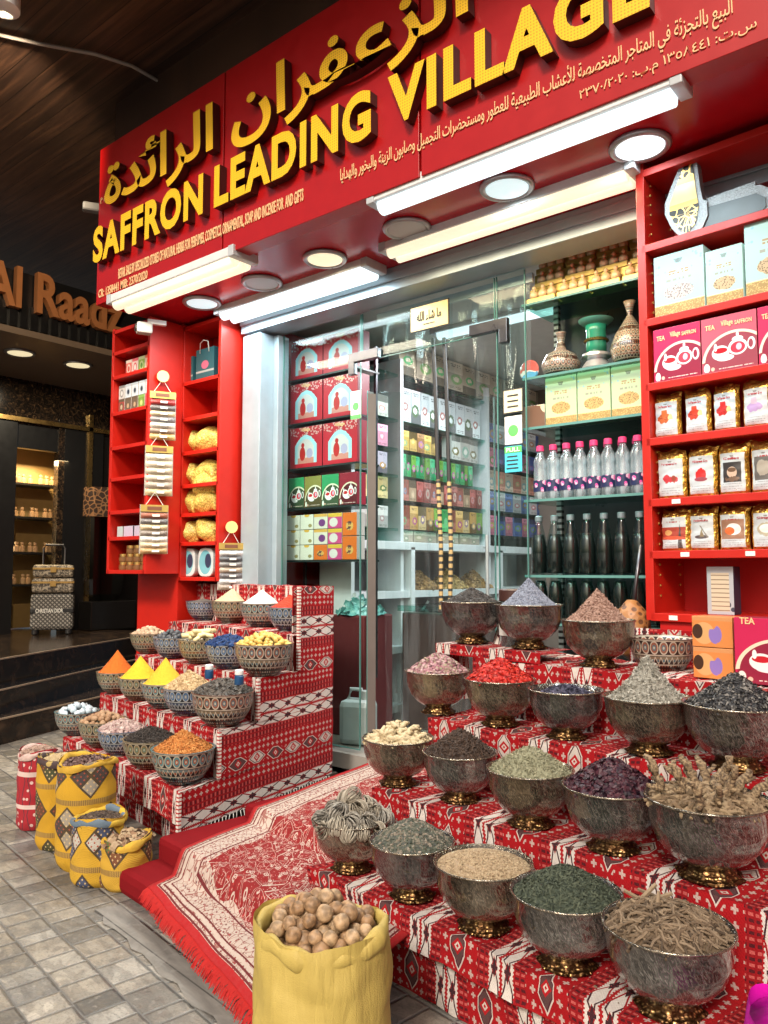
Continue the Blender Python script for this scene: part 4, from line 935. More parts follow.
# hanging sample cards
SPC = [((.30, .03, .03), (.12, .11, .11), (.50, .40, .26), (.20, .19, .20), (.60, .58, .50), (.24, .18, .14), (.55, .36, .14)), ((.55, .50, .40), (.58, .52, .40), (.46, .40, .30), (.50, .44, .34), (.36, .30, .24), (.48, .38, .22)), ((.30, .10, .06), (.16, .15, .15), (.55, .45, .28), (.24, .20, .17), (.64, .62, .56), (.60, .48, .32), (.45, .28, .13)), ((.60, .60, .60), (.10, .10, .11), (.20, .19, .19), (.40, .32, .25), (.14, .13, .14), (.50, .50, .52), (.34, .28, .24))]
def sample_card(base, h_, w_, rz, cols, label, hook, k):
    t = thing('sample_card', label, 'sample card', base, rz, 'hanging cards of spice sachets')
    if 'header_brown' not in MATS: plain('header_brown', (.16, .06, .03), .5); plain('hook_yellow', (.70, .55, .22), .4)
    Box((0, .008, h_/2), (w_, .008, h_)).obj('backing', plain('clear_wrap_%d' % k, (.45, .43, .40), .2), t, bevel=.002)
    hd_ = h_*.14; Box((0, -.004, h_-hd_/2), (w_*.96, .012, hd_)).obj('header', GOLDF, t)
    Box((0, -.0115, h_-hd_/2), (w_*.5, .003, hd_*.5)).obj('header_print', MATS['header_brown'], t)
    sh_ = h_*.84/len(cols)
    for i, c in enumerate(cols):
        z = h_*.84-sh_*(i+.5); m = MB()
        m.grid(lambda u, v: Vector(((u-.5)*w_*.94, -.004-.016*math.sin(v*math.pi)*(math.sin(u*math.pi)**.3 if 0 < u < 1 else 0)-.002*math.sin(u*21+i), z+(v-.5)*sh_*.97)), 10, 6)
        s_ = m.obj('sachet', foil('sachet_%d_%d' % (k, i), c, 120, 0, .25, .4), t, smooth=True); Box((.01, -.022, z), (w_*.26, .002, sh_*.35)).obj('sticker', PAPERW, s_)
    MB().tube([(-w_*.3, 0, h_), (0, -.01, h_+.085), (w_*.3, 0, h_)], .0025, 5).obj('string', PAPERW, t)
    if hook: q = MB().lathe([(0, -.012), (.036, -.012), (.040, -.004), (.040, .006)], 20).obj('hook_disc', MATS['hook_yellow'], t); q.rotation_euler = (R(90), 0, 0); q.location = (0, -.012, h_+.105)
    return t
# these hang on the right flank of the outer rack
for i, (px, y0, y1, lb) in enumerate(((162.5, 392, 440, 'topmost sample card of coloured spice sachets hanging from a yellow hook'), (159.5, 446, 496, 'middle sample card of beige spice sachets in the hanging column'), (154.5, 505, 554, 'lowest sample card of brown and white sachets in the hanging column'))):
    X = XB+.03; a, b = at_x(px, y0, X), at_x(px, y1, X); sample_card((X, a.y, b.z), a.z-b.z, .185, R(62), SPC[i], lb, i == 0, i)
a, b = at_x(231, 543, XC+.03), at_x(229, 590, XC+.03)
sample_card((XC+.03, a.y, b.z), a.z-b.z, .17, R(62), SPC[3], 'single sample card of grey sachets hanging right of the inner rack', True, 3)
# ================================================================ stepped stalls under kilim cloth
def cloth_quad(m, a, b, c, d, u0, u1, v0, v1, nu=24, nv=6, wav=.004, seed=0, axis=None):
    """cloth patch a->b along u (bottom/front edge), d,c the far edge; metres in uv; gentle ripples along its normal"""
    nrm = (b-a).cross(d-a).normalized()
    def fn(u, v):
        p = (a*(1-u)+b*u)*(1-v)+(d*(1-u)+c*u)*v
        e = min(u, 1-u, v, 1-v)*8
        return p+nrm*wav*min(1, e)*(math.sin(u*(b-a).length*19+seed)*.6+math.sin(v*9+u*7+seed*2)*.5)
    m.grid(fn, nu, nv, lambda u, v: (u0+(u1-u0)*u, v0+(v1-v0)*v))
from mathutils import noise as mnoise
def crumple(m, amp, f=7):
    m.v = [tuple(Vector(p)+amp*mnoise.noise_vector(Vector(p)*f)+amp*.45*mnoise.noise_vector(Vector(p)*f*3)) for p in m.v]; return m
# ---- front right stall
SA = -.155
TE = Vector((math.cos(SA), math.sin(SA), 0)); TN = Vector((-TE.y, TE.x, 0))
TO = at_z(314, 864, .26); TO = Vector((TO.x, TO.y, 0))
def tp(e, n, z): return TO+TE*e+TN*n+Vector((0, 0, z))
TZ = [.255, .475, .70, .925]; TNn = [-.02, .27, .57, .84, 1.25]; TL = 2.3
stall = thing('stepped_stall', 'four stepped stall under red and white kilim cloth carrying the engraved bowls', 'display stand', TO)
def in_stall(p): return p-TO
def on_ray(px, py, n, z):
    r_ = ray(px, py); q = C0+r_*((n-(C0-TO).dot(TN))/r_.dot(TN)); return Vector((q.x, q.y, z))
cm = MB(); v = 0
for i in range(4):
    z0 = 0.155 if i == 0 else TZ[i-1]
    a, b = in_stall(tp(0, TNn[i], z0)), in_stall(tp(TL, TNn[i], z0)); d_, c = in_stall(tp(0, TNn[i], TZ[i])), in_stall(tp(TL, TNn[i], TZ[i]))
    h = TZ[i]-z0; cloth_quad(cm, a, b, c, d_, .11, TL+.11, v, v+h, 60, 6, .004, i); v += h
    e_, f_ = in_stall(tp(TL, TNn[i+1], TZ[i])), in_stall(tp(0, TNn[i+1], TZ[i]))
    dp_ = TNn[i+1]-TNn[i]; cloth_quad(cm, d_, c, e_, f_, .11, TL+.11, v, v+dp_, 60, 6, .0015, i+3); v += dp_
    # cloth over the left flank of this step
    cloth_quad(cm, in_stall(tp(0, TNn[-1], z0)), in_stall(tp(0, TNn[i], z0)), in_stall(tp(0, TNn[i], TZ[i])), in_stall(tp(0, TNn[-1], TZ[i])), 0, TNn[-1]-TNn[i], z0, TZ[i], 24, 4, .003, i)
crumple(cm, .011).obj('cloth', KILIM, stall, smooth=True)
lw = MB(); cloth_quad(lw, in_stall(tp(0, .018, 0)), in_stall(tp(TL, .018, 0)), in_stall(tp(TL, .018, .150)), in_stall(tp(0, .018, .150)), .04, TL+.04, 0, .15, 60, 5, .004, 2)
cloth_quad(lw, in_stall(tp(0.004, .9, 0)), in_stall(tp(0.004, .018, 0)), in_stall(tp(0.004, .018, .150)), in_stall(tp(0.004, .9, .150)), 0, .9, 0, .15, 20, 4, .002, 5)
crumple(lw, .012).obj('skirt', KILIM, stall, smooth=True)
# hanging folds behind the top step
bk = MB(); cloth_quad(bk, in_stall(tp(.52, TNn[4], .905)), in_stall(tp(TL, TNn[4]-.0, .905)), in_stall(tp(TL, TNn[4], 1.06)), in_stall(tp(.52, TNn[4], 1.06)), 0, 1.8, .05, .22, 50, 4, .006, 7)
bk.obj('back_cloth', KILIM, stall, solid=.01)
fb = MB(); fb.grid(lambda u, v: in_stall(tp(-.02+u*.16, .88+.18*v, .70+.36*v*(1-.5*u)+.012*math.sin(u*12)+.02*math.sin(v*9+u*4))), 12, 14, lambda u, v: (u*.2, v*.4)); fb.obj('draped_corner', KILIM, stall, smooth=True, solid=.01)

# ---- left stand (its flank runs askew to its front)
SC1 = at_z(180, 792, .33); SC1 = Vector((SC1.x, SC1.y, 0))
SL = Vector((-.985, .174, 0)); SK = Vector((-.146, .989, 0)); SLEN = 1.50
def lp(s, k, z): return SC1+SL*s+SK*k+Vector((0, 0, z))
SKK = [0, .247, .52, .80, 1.06, 1.16]; SZZ = [.33, .548, .76, .955, 1.205]
stand = thing('spice_stand', 'stepped spice stand under red kilim cloth left of the glass door carrying mosaic bowls', 'display stand', SC1)
def ls(s, k, z): return lp(s, k, z)-SC1
cm = MB(); v = 0; zb = .185
for i in range(5):
    z0 = zb if i == 0 else SZZ[i-1]
    cloth_quad(cm, ls(SLEN, SKK[i], z0), ls(0, SKK[i], z0), ls(0, SKK[i], SZZ[i]), ls(SLEN, SKK[i], SZZ[i]), .12, SLEN+.12, v, v+SZZ[i]-z0, 40, 4, .003, i); v += SZZ[i]-z0
    cloth_quad(cm, ls(SLEN, SKK[i], SZZ[i]), ls(0, SKK[i], SZZ[i]), ls(0, SKK[i+1], SZZ[i]), ls(SLEN, SKK[i+1], SZZ[i]), .12, SLEN+.12, v, v+SKK[i+1]-SKK[i], 40, 4, .001, i); v += SKK[i+1]-SKK[i]
crumple(cm, .008).obj('cloth', KILIM, stand, smooth=True)
# flank: horizontal bands; uv swapped so that u runs upwards
fl = MB()
prof = [(SKK[0], zb, SZZ[0]), (SKK[1], SZZ[0], SZZ[1]), (SKK[2], SZZ[1], SZZ[2])]
def flank(m, k0, k1, z0, z1):
    m.grid(lambda u, v: ls(-.012+.003*math.sin(u*9+z0*30), k0+(k1-k0)*u, z0+(z1-z0)*v), 10, 4, lambda u, v: (.30+(z0+(z1-z0)*v)*1.0, k0+(k1-k0)*u))
flank(fl, -.012, 1.16, .155, SZZ[0]+.002); flank(fl, SKK[1]-.012, 1.16, SZZ[0]+.002, SZZ[1]+.002); flank(fl, SKK[2]-.012, 1.16, SZZ[1]+.002, SZZ[2]+.002); flank(fl, .835, 1.16, SZZ[2]+.002, 1.212)
crumple(fl, .007).obj('flank_cloth', KILIM_S, stand, smooth=True)
# white bound edges of the steps
BE = (lambda m: (lambda q: m.out(m.mix(((q[2]*60).fr() > .6), (.60, .57, .52), (.36, .03, .03)), .9))(m.co()))(Mat('bound_edge'))
for k, z0, z1 in ((-.014, .16, .33), (SKK[1]-.014, .34, .548), (SKK[2]-.014, .56, .76), (.833, .77, 1.21)): MB().bar(ls(-.014, k, z0), ls(-.014, k, z1), .016).obj('bound_edge', BE, stand)
sw = MB(); sw.grid(lambda u, v: ls(.0+.30*u*0-.0, .835+.325*u, .955+.255*v)+Vector((-.04, 0, 0)), 6, 4, lambda u, v: (v*.3, u*.3)); sw.obj('end_wall', KILIM_S, stand, solid=.004)
fr2 = MB()
for i in range(46):
    p = ls(-.012, .02+i*.0245, .155); fr2.tube([p, p+Vector((rnd.uniform(-.006, .006), rnd.uniform(-.006, .006), -.03-rnd.random()*.014))], [.0025, .001], 4)
fr2.obj('fringe', PAPERW, stand)
lg = MB(); cloth_quad(lg, ls(SLEN-.05, .14, 0.0), ls(.06, .14, 0.0), ls(.06, .14, .20), ls(SLEN-.05, .14, .20), .2, SLEN+.1, 0, .2, 30, 4, .004, 1); lg.obj('skirt', KILIM, stand)
Box(tuple(ls(.5, .75, .08)), (.9, .7, .16), 0).obj('frame', plain('dark_timber', (.03, .018, .012), .6), stand)

# ================================================================ bowls
def mosaic_bowl_mesh(mat, r=.12, h=.128):
    o_ = [(.055, .0), (.058, .006), (.082, .022), (.106, .058), (.118, .095), (.121, h), (.124, h+.003), (.118, h+.003), (.112, .095), (.098, .058), (.06, .022), (.02, .018)]
    k = r/.12; return MB().lathe([(a*k, z) for a, z in o_], 40)
def silver_bowl(lab, loc, r, mat, rz=0):
    k = r/.145; t = thing('engraved_bowl', lab, 'bowl', loc, rz, 'engraved bowls on gilt feet on the stepped stall'); H = .188*k
    o_ = [(.045, .040), (.062, .044), (.096, .066), (.124, .100), (.139, .145), (.145, .205), (.1475, .207), (.1475, .2095), (.142, .2085), (.136, .150), (.118, .105), (.08, .07), (.02, .06)]
    o_ = [(a, .032+(z-.040)*.93) for a, z in o_]
    MB().lathe([(a*k, z*k) for a, z in o_], 48).obj('basin', mat, t, smooth=True)
    def wob(j, a, rr, z):
        q = abs(math.sin(a*4)); f = 1+.06*math.cos(a*8)*(1 if j in (1, 2, 3) else .3); zz = z
        if j <= 1: zz = z+.013*k*(1-q**2)*(1 if j == 0 else .3)
        return rr*f, zz
    MB().lathe([(q*k, z*k) for q, z in ((.072, .0), (.078, .005), (.068, .012), (.057, .019), (.062, .024), (.052, .030), (.052, .036), (.03, .04))], 64, wob=wob).obj('foot', ORN, t, smooth=True)
    MB().lathe([(q*k, z*k) for q, z in ((.1485, .1855), (.150, .1885), (.1485, .1915), (.146, .1915), (.146, .1855))], 48, cap=False).obj('rim', SILV[0], t, smooth=True)
    return t
# pieces for heaps
def unit(kind):
    if kind == 'flake': v = [(-1, -.5, .1), (0, -.55, -.12), (1, -.4, .15), (1, .4, .05), (0, .5, -.15), (-1, .45, .2)]; f = [(0, 1, 4, 5), (1, 2, 3, 4)]
    elif kind == 'twig': v = []; f = []; 
    elif kind == 'grain': v = [(1, 0, 0), (-1, 0, 0), (0, .6, 0), (0, -.6, 0), (0, 0, .55), (0, 0, -.55)]; f = [(0, 2, 4), (2, 1, 4), (1, 3, 4), (3, 0, 4), (2, 0, 5), (1, 2, 5), (3, 1, 5), (0, 3, 5)]
    elif kind == 'curl':
        v = []; f = []
        for i in range(5):
            a = i*.75; v += [(math.cos(a)*.8, -.55, math.sin(a)*.6), (math.cos(a)*.7, .55, math.sin(a)*.55)]
        f = [(2*i, 2*i+1, 2*i+3, 2*i+2) for i in range(4)]
    elif kind == 'chunk':
        v = [(x*(1-.25*((i*7) % 3)/2), y*(1-.3*((i*5) % 3)/2), z*(1-.2*((i*3) % 3)/2)) for i, (x, y, z) in enumerate([(-1, -.8, -.7), (1, -.7, -.8), (1, .8, -.6), (-1, .7, -.7), (-.8, -.7, .7), (.8, -.9, .6), (.9, .7, .8), (-.9, .8, .7)])]
        f = [(0, 3, 2, 1), (4, 5, 6, 7), (0, 1, 5, 4), (1, 2, 6, 5), (2, 3, 7, 6), (3, 0, 4, 7)]
    if kind == 'twig':
        n = 5
        for j, (x, r_, oy, oz_) in enumerate(((-1, .09, 0, 0), (-.3, .11, .06, .04), (.4, .10, -.05, .05), (1, .07, .05, 0))):
            for i in range(n): a = 2*math.pi*i/n; v.append((x, oy+r_*math.cos(a), oz_+r_*math.sin(a)))
        for j in range(3):
            for i in range(n): f.append((j*n+i, j*n+(i+1) % n, (j+1)*n+(i+1) % n, (j+1)*n+i))
        f += [tuple(range(n-1, -1, -1)), tuple(range(3*n, 4*n))]
    return np.array(v, float), f
def heap_mat(name, cols, rough=.75, spec=.3):
    m = Mat(name); r_ = m.island(); st = [(i/max(1, len(cols)-1), c) for i, c in enumerate(cols)]
    c = m.ramp(r_, st, 'LINEAR'); n = m.noise(90, None, 3); c = m.mix(n*.5, c, tuple(q*.45 for q in cols[0]))
    return m.out(c, rough, 0, m.noise(220, None, 2), .4, .002, Specular_IOR_Level=spec)
def heap(lab, loc, r, h, kind, size, n, mat, cone=1.0, jit=.3, up=.25, sx=(1, 1, 1), cat='spice heap', name='spice_heap', low=0, noise=.004, kind_='stuff', lift=.3):
    """a mound of r x h with loose pieces over it, one object"""
    def hz(q): return h*(1-q**cone) if cone >= 1 else h*(1-q)**(1/cone)
    V = []; Fc = []; nr, na = 14, 36
    for j in range(nr+1):
        q = j/nr
        for i in range(na):
            a = 2*math.pi*i/na; V.append((q*r*math.cos(a), q*r*math.sin(a), hz(q)+noise*(rnd.random()-.5)*2*(1 if j else 0)-low))
    for j in range(nr):
        for i in range(na): Fc.append((j*na+i, (j+1)*na+i, (j+1)*na+(i+1) % na, j*na+(i+1) % na))
    V = [np.array(V)]; base = len(V[0])
    if n:
        uv_, uf = unit(kind); k = len(uv_)
        q = np.sqrt(rng.random(n))*.985; a = rng.random(n)*2*np.pi
        z = np.array([hz(t) for t in q]); slope = np.array([(hz(min(1, t+.02))-hz(max(0, t-.02)))/(.04*r) for t in q])
        A = rng.normal(size=(n, 3)); A[:, 2] *= up; 
        nx = np.stack([-slope*np.cos(a), -slope*np.sin(a), np.ones(n)], 1); nx /= np.linalg.norm(nx, axis=1)[:, None]
        nx = nx+rng.normal(size=(n, 3))*jit; nx /= np.linalg.norm(nx, axis=1)[:, None]
        t1 = np.cross(nx, rng.normal(size=(n, 3))); t1 /= np.linalg.norm(t1, axis=1)[:, None]; t2 = np.cross(nx, t1)
        s_ = size*(.65+rng.random(n)*.7)
        P = uv_[None]*np.array(sx)*s_[:, None, None]
        W_ = P[..., 0:1]*t1[:, None]+P[..., 1:2]*t2[:, None]+P[..., 2:3]*nx[:, None]
        W_ += np.stack([q*r*np.cos(a), q*r*np.sin(a), z-low+size*lift*rng.random(n)], 1)[:, None]
        V.append(W_.reshape(-1, 3))
        for i in range(n):
            o_ = base+i*k; Fc += [tuple(o_+x for x in f) for f in uf]
    V = np.concatenate(V); me = bpy.data.meshes.new(name); me.from_pydata(V.tolist(), [], Fc); me.materials.append(mat); me.update()
    o = bpy.data.objects.new(name, me); COL.objects.link(o); o.location = loc
    return tag(o, lab, cat, None, kind_)
def lumpy(r, seed, nu=14, nv=9, amp=.12, sc3=(1, 1, 1)):
    rr = random.Random(seed); ph = [rr.uniform(0, 6.3) for _ in range(6)]; m = MB()
    pr = []
    for j in range(nv+1):
        b = math.pi*j/nv; pr.append((max(.0005, math.sin(b)), -math.cos(b)))
    def wob(j, a, q, z):
        f = 1+amp*(math.sin(2*a+ph[0]+z*2)*.5+math.sin(3*a+ph[1]-z*3)*.4+math.sin(z*5+ph[2])*.3); return q*f, z*f
    m.lathe(pr, nu, wob=wob)
    m.v = [(x*r*sc3[0], y*r*sc3[1], z*r*sc3[2]) for x, y, z in m.v]; return m
def pile(name, lab, cat, grp, meshes, mats, loc, r, h, n, size, cone=1.6, sink=.2, tries=4000, gap=1.0, flat=.5, rot3=True, kz=.8):
    """countable pieces lying on a mound: objects of their own"""
    src = [m.obj(name, mt, None, (0, 0, -90), smooth=True) for m in meshes for mt in (mats if isinstance(mats, list) else [mats])]
    pts = []
    for layer in range(3):
        for _ in range(tries):
            if len(pts) >= n: break
            q = math.sqrt(rnd.random())*.98; a = rnd.random()*6.283; p = Vector((q*r*math.cos(a), q*r*math.sin(a), h*(1-q**cone)+size*kz*(layer-sink)))
            if all((p-o).length > size*1.8*gap for o in pts): pts.append(p)
    for p in pts:
        s_ = rnd.choice(src); o = s_.copy(); COL.objects.link(o); o.location = Vector(loc)+p
        o.rotation_euler = (rnd.uniform(0, 6.3)*flat, rnd.uniform(0, 6.3)*flat, rnd.uniform(0, 6.3)); f = rnd.uniform(.85, 1.15); o.scale = (f, f, f)
        tag(o, lab, cat, grp)
    for s_ in src: bpy.data.objects.remove(s_)
HM = heap_mat
# ---- silver bowls: pixel of rim centre, row, radius
rows = [  # (px, py of rim centre, tier, radius, silver kind)
 (352, 818, 0, .135, 0), (412, 842, 0, .135, 2), (483, 866, 0, .143, 0), (566, 893, 0, .145, 1), (668, 935, 0, .150, 1),
 (398, 738, 1, .136, 0), (460, 752, 1, .133, 1), (530, 774, 1, .138, 0), (612, 792, 1, .142, 1), (708, 816, 1, .160, 1),
 (438, 672, 2, .136, 0), (500, 682, 2, .136, 0), (566, 692, 2, .132, 2), (648, 706, 2, .140, 0), (736, 727, 2, .150, 1),
 (472, 606, 3, .142, 2), (529, 614, 3, .140, 1), (598, 622, 3, .138, 0)]
NAMES = ['grey dried flower balls', 'greenish seeds and chips', 'beige seeds', 'dark green dried leaves', 'thin brown twigs', 'pale ginger fingers', 'dark brown cloves', 'pale green herb', 'dark purple hibiscus', 'thick knotted roots', 'pink rosebuds', 'bright red petals', 'few violet petals', 'grey lichen cone', 'black curled leaves', 'black peppercorns', 'blue grey lavender cone', 'pinkish bark chips']
BOWLS = []; LIFT = ('black peppercorns', 'blue grey lavender cone')
for (px, py, tr, r, mk), nm_ in zip(rows, NAMES):
    H = .188*r/.145; ris = .045 if nm_ in LIFT else 0; p = at_z(px, py, TZ[tr]+H+ris); d_ = p-TO; n_ = d_.dot(TN); e_ = d_.dot(TE)
    lo_, hi_ = TNn[tr]+.09*r/.145+.012, TNn[tr+1]-.02
    n2 = min(max(n_, lo_), hi_ if tr < 3 else TNn[4]-.12)
    if abs(n2-n_) > .001: r_ = ray(px, py); k_ = (n2-(C0-TO).dot(TN))/r_.dot(TN); q_ = C0+r_*k_-TO; e_, n_ = q_.dot(TE), n2
    loc = tp(e_, n_, TZ[tr]+.002+ris); silver_bowl('engraved bowl on gilt foot holding '+nm_, loc, r, SILV[mk], rnd.uniform(0, 6)); BOWLS.append((loc, r, H))
a, b = BOWLS[15][0], BOWLS[16][0]; ea, eb = (a-TO).dot(TE)-.13, (b-TO).dot(TE)+.13; na = min((a-TO).dot(TN), (b-TO).dot(TN))-.10; nb_ = max((a-TO).dot(TN), (b-TO).dot(TN))+.12
rb = MB(); z0, z1 = TZ[3], TZ[3]+.045; q = [in_stall(tp(x, y, 0)) for x, y in ((ea, na), (eb, na), (eb, nb_), (ea, nb_))]
up = lambda p, z: Vector((p.x, p.y, z)); cloth_quad(rb, up(q[0], z0), up(q[1], z0), up(q[1], z1), up(q[0], z1), 0, eb-ea, 0, .045, 20, 2, .001); cloth_quad(rb, up(q[0], z1), up(q[1], z1), up(q[2], z1), up(q[3], z1), 0, eb-ea, .045, .4, 20, 8, .001); cloth_quad(rb, up(q[3], .7), up(q[0], .7), up(q[0], z1), up(q[3], z1), 0, .3, 0, .25, 8, 4, .001)
rb.obj('raised_block', KILIM, stall)
def bw(i, dz=-.012): l, r, H = BOWLS[i]; return Vector((l.x, l.y, l.z+H+dz)), r*.955
# contents, front row
WOOL = [heap_mat('flower_ball_%d' % i, c, .9) for i, c in enumerate((((.14, .12, .09), (.36, .31, .24), (.52, .47, .39)), ((.10, .09, .075), (.28, .25, .21), (.46, .43, .38))))]
def flower_ball(seed):
    rr = random.Random(seed); m = MB()
    for i in range(105):
        a = rr.uniform(0, 6.283); b = rr.uniform(-.6, 1.5); rad = .030+rr.uniform(-.003, .004); pts = []
        for k in range(6):
            t = k/5; bb = -1.5+(b+1.5)*t; pts.append((rad*math.cos(bb)*math.cos(a+t*.7), rad*math.cos(bb)*math.sin(a+t*.7), rad*math.sin(bb)))
        m.tube(pts, [.0022, .0024, .0023, .0021, .0019, .0013], 4)
    return m
c, r = bw(0, -.02); pile('dried_flower_ball', 'curled grey resurrection plant ball heaped in the leftmost front bowl', 'dried plant', 'grey dried plant balls', [flower_ball(i) for i in range(3)], WOOL, c, r*.95, .085, 26, .028, 1.5, .1, flat=.12, gap=.85)
heap('dark bed of loose stalks under the grey dried plant balls', c-Vector((0, 0, .01)), r, .05, 'twig', .012, 500, HM('stalks', ((.03, .025, .02), (.12, .10, .08))), 1.6)
c, r = bw(1); heap('mound of green grey seeds with pale chips in second front bowl', c, r, .075, 'chunk', .0058, 2200, HM('green_seed', ((.035, .045, .035), (.09, .10, .07), (.06, .065, .06), (.16, .15, .11), (.30, .24, .19), (.05, .06, .045)), .6), 1.5, sx=(1, .8, .6))
c, r = bw(2); heap('level mound of beige coriander like seeds in middle front bowl', c, r, .030, 'grain', .0046, 3400, HM('beige_seed', ((.22, .15, .085), (.40, .29, .18), (.50, .39, .25), (.30, .22, .13)), .6), 2)
c, r = bw(3); heap('mound of dark green crumbled leaves in fourth front bowl', c, r, .075, 'curl', .0065, 2400, HM('green_leaf', ((.02, .028, .02), (.06, .075, .05), (.10, .115, .075), (.035, .045, .03)), .8), 1.4, .5, sx=(1.3, .45, .8))
c, r = bw(4); heap('tangle of thin brown twigs in the rightmost front bowl', c, r*.97, .050, 'twig', .019, 620, HM('twig', ((.06, .04, .025), (.19, .13, .08), (.30, .22, .145), (.12, .08, .05)), .8), 1.8, .22, sx=(1, 1.5, 1.5), lift=.6)
heap('few long loose twigs standing out of the rightmost front bowl', c+Vector((-.03, .03, .02)), r*.6, .04, 'twig', .050, 16, HM('twig_long', ((.14, .09, .055), (.34, .25, .16)), .8), 1.8, .35, sx=(1, .9, .9), kind_=None, cat='twigs', name='twig_bunch', low=.02)
# second row
GING = HM('ginger', ((.36, .27, .15), (.52, .41, .25), (.60, .50, .32), (.44, .33, .19)), .7)
def finger(seed, r=.0085, L=.030):
    rr = random.Random(seed); p = [Vector((-L, 0, 0)), Vector((-L*.4, rr.uniform(-.006, .006), rr.uniform(0, .005))), Vector((L*.3, rr.uniform(-.006, .006), rr.uniform(0, .005))), Vector((L, rr.uniform(-.008, .008), 0))]
    m = MB().tube(p, [r*.55, r*rr.uniform(.9, 1.2), r*rr.uniform(.85, 1.15), r*.5], 8)
    m.tube([p[1], p[1]+Vector((.006, r*2.0, .002))], [r*.8, r*.45], 7); return m
c, r = bw(5, -.015); pile('ginger_finger', 'pale knobbly ginger finger heaped in the bowl beside the glass door', 'ginger', 'pale ginger fingers', [finger(i) for i in range(4)], GING, c, r*.9, .07, 75, .012, 1.4, .2, flat=.08, gap=.62)
heap('broken ginger bits filling the bowl under the fingers', c, r, .05, 'chunk', .009, 300, GING, 1.4)
c, r = bw(6); heap('mound of dark brown cloves in second row bowl', c, r, .085, 'twig', .0088, 1900, HM('clove', ((.018, .010, .007), (.055, .032, .022), (.09, .055, .038), (.03, .018, .013)), .6), 1.3, .6, sx=(1, 2.2, 2.2))
c, r = bw(7); heap('mound of pale grey green crushed herb in the middle of second row', c, r, .080, 'flake', .0062, 3200, HM('pale_herb', ((.17, .17, .105), (.31, .30, .20), (.40, .38, .26), (.24, .23, .15)), .85), 1.35, .6, sx=(1.2, .5, 1))
c, r = bw(8); heap('mound of crumpled dark purple hibiscus petals in second row', c, r, .085, 'curl', .0105, 1500, HM('hibiscus', ((.012, .006, .012), (.045, .012, .022), (.085, .02, .03), (.03, .015, .03)), .5), 1.35, .7)
ROOT = (lambda m: m.out(m.mix(m.sm(m.noise(1, m.vec(m.co()[0]*30, m.co()[1]*160, m.co()[2]*160), 4), .35, .65), (.07, .042, .024), (.30, .21, .12)), .85, 0, m.noise(90, None, 4), .9, .006))(Mat('root_bark'))
def root(seed):
    rr = random.Random(seed); L = rr.uniform(.085, .125); p = []; q = []; bx, by = rr.uniform(-.02, .02), rr.uniform(-.02, .02)
    for k in range(9):
        t = k/8; p.append((bx*math.sin(t*3)+rr.uniform(-.004, .004), by*math.sin(t*4+1)+rr.uniform(-.004, .004), L*t)); q.append((.013-.006*t)*rr.uniform(.75, 1.3))
    m = MB().tube(p, q, 9)
    for j in (1, 3, 5):
        a = Vector(p[j]); d = Vector((rr.uniform(-1, 1), rr.uniform(-1, 1), rr.uniform(.2, .9))).normalized(); l = rr.uniform(.018, .034)
        m.tube([a, a+d*l*.5, a+d*l+Vector((0, 0, .006))], [.009, .0075, .0035], 7)
    return crumple(m, .003, 60)
c, r = bw(9, -.01)
heap('chopped root pieces at the bottom of the root bowl', c, r, .03, 'twig', .017, 420, HM('root_bits', ((.10, .065, .035), (.26, .18, .11), (.38, .28, .17)), .85), 1.6, sx=(1, 2.6, 2.6))
roots = [root(i).obj('dried_root', ROOT, None, (0, 0, 0), smooth=True) for i in range(5)]
for i in range(15):
    o = roots[i] if i < 5 else roots[i % 5].copy()
    if i >= 5: COL.objects.link(o)
    a = i*2.4+rnd.uniform(-.3, .3); q = (.12+.62*((i*7) % 15)/15)*r; tl = rnd.uniform(.25, .65)+.5*q/r
    o.location = c+Vector((q*math.cos(a), q*math.sin(a), -.005+.02*(1-q/r)))
    o.rotation_euler = Vector((math.sin(tl)*math.cos(a), math.sin(tl)*math.sin(a), math.cos(tl))).to_track_quat('Z', 'Y').to_euler(); f = rnd.uniform(.85, 1.2); o.scale = (f, f, f)
    tag(o, 'thick knotted pale root sticking up from the bowl by the right edge', 'root', 'thick knotted roots')
# third row
c, r = bw(10); heap('mound of dusty pink rosebuds in the leftmost third row bowl', c, r, .080, 'curl', .0085, 1300, HM('rosebud', ((.20, .07, .09), (.42, .22, .25), (.52, .36, .36), (.30, .30, .18), (.36, .13, .18)), .7), 1.4, .7)
c, r = bw(11); heap('mound of bright red dried petals in the third row', c, r, .085, 'curl', .0095, 1300, HM('red_petal', ((.20, .004, .004), (.52, .014, .010), (.62, .04, .02), (.34, .008, .008)), .55), 1.3, .8)
c, r = bw(12, -.03); heap('low layer of violet grey petals deep in a third row bowl', c, r*.93, .045, 'flake', .0068, 1700, HM('violet', ((.02, .02, .04), (.06, .06, .10), (.14, .13, .20), (.04, .04, .06)), .8), 1.3, .6)
c, r = bw(13); heap('tall cone of pale grey lichen in the third row', c, r*.98, .150, 'flake', .0070, 3200, HM('lichen', ((.17, .16, .135), (.38, .36, .31), (.54, .52, .46), (.26, .245, .21)), .9), .72, .7, sx=(1.2, .5, 1))
c, r = bw(14); heap('mound of black curled leaves with grey bits, right end of third row', c, r, .105, 'curl', .0082, 2400, HM('black_leaf', ((.012, .012, .014), (.03, .03, .034), (.05, .05, .056), (.25, .23, .21), (.02, .02, .022)), .6), 1.0, .8, sx=(1.3, .5, .8))
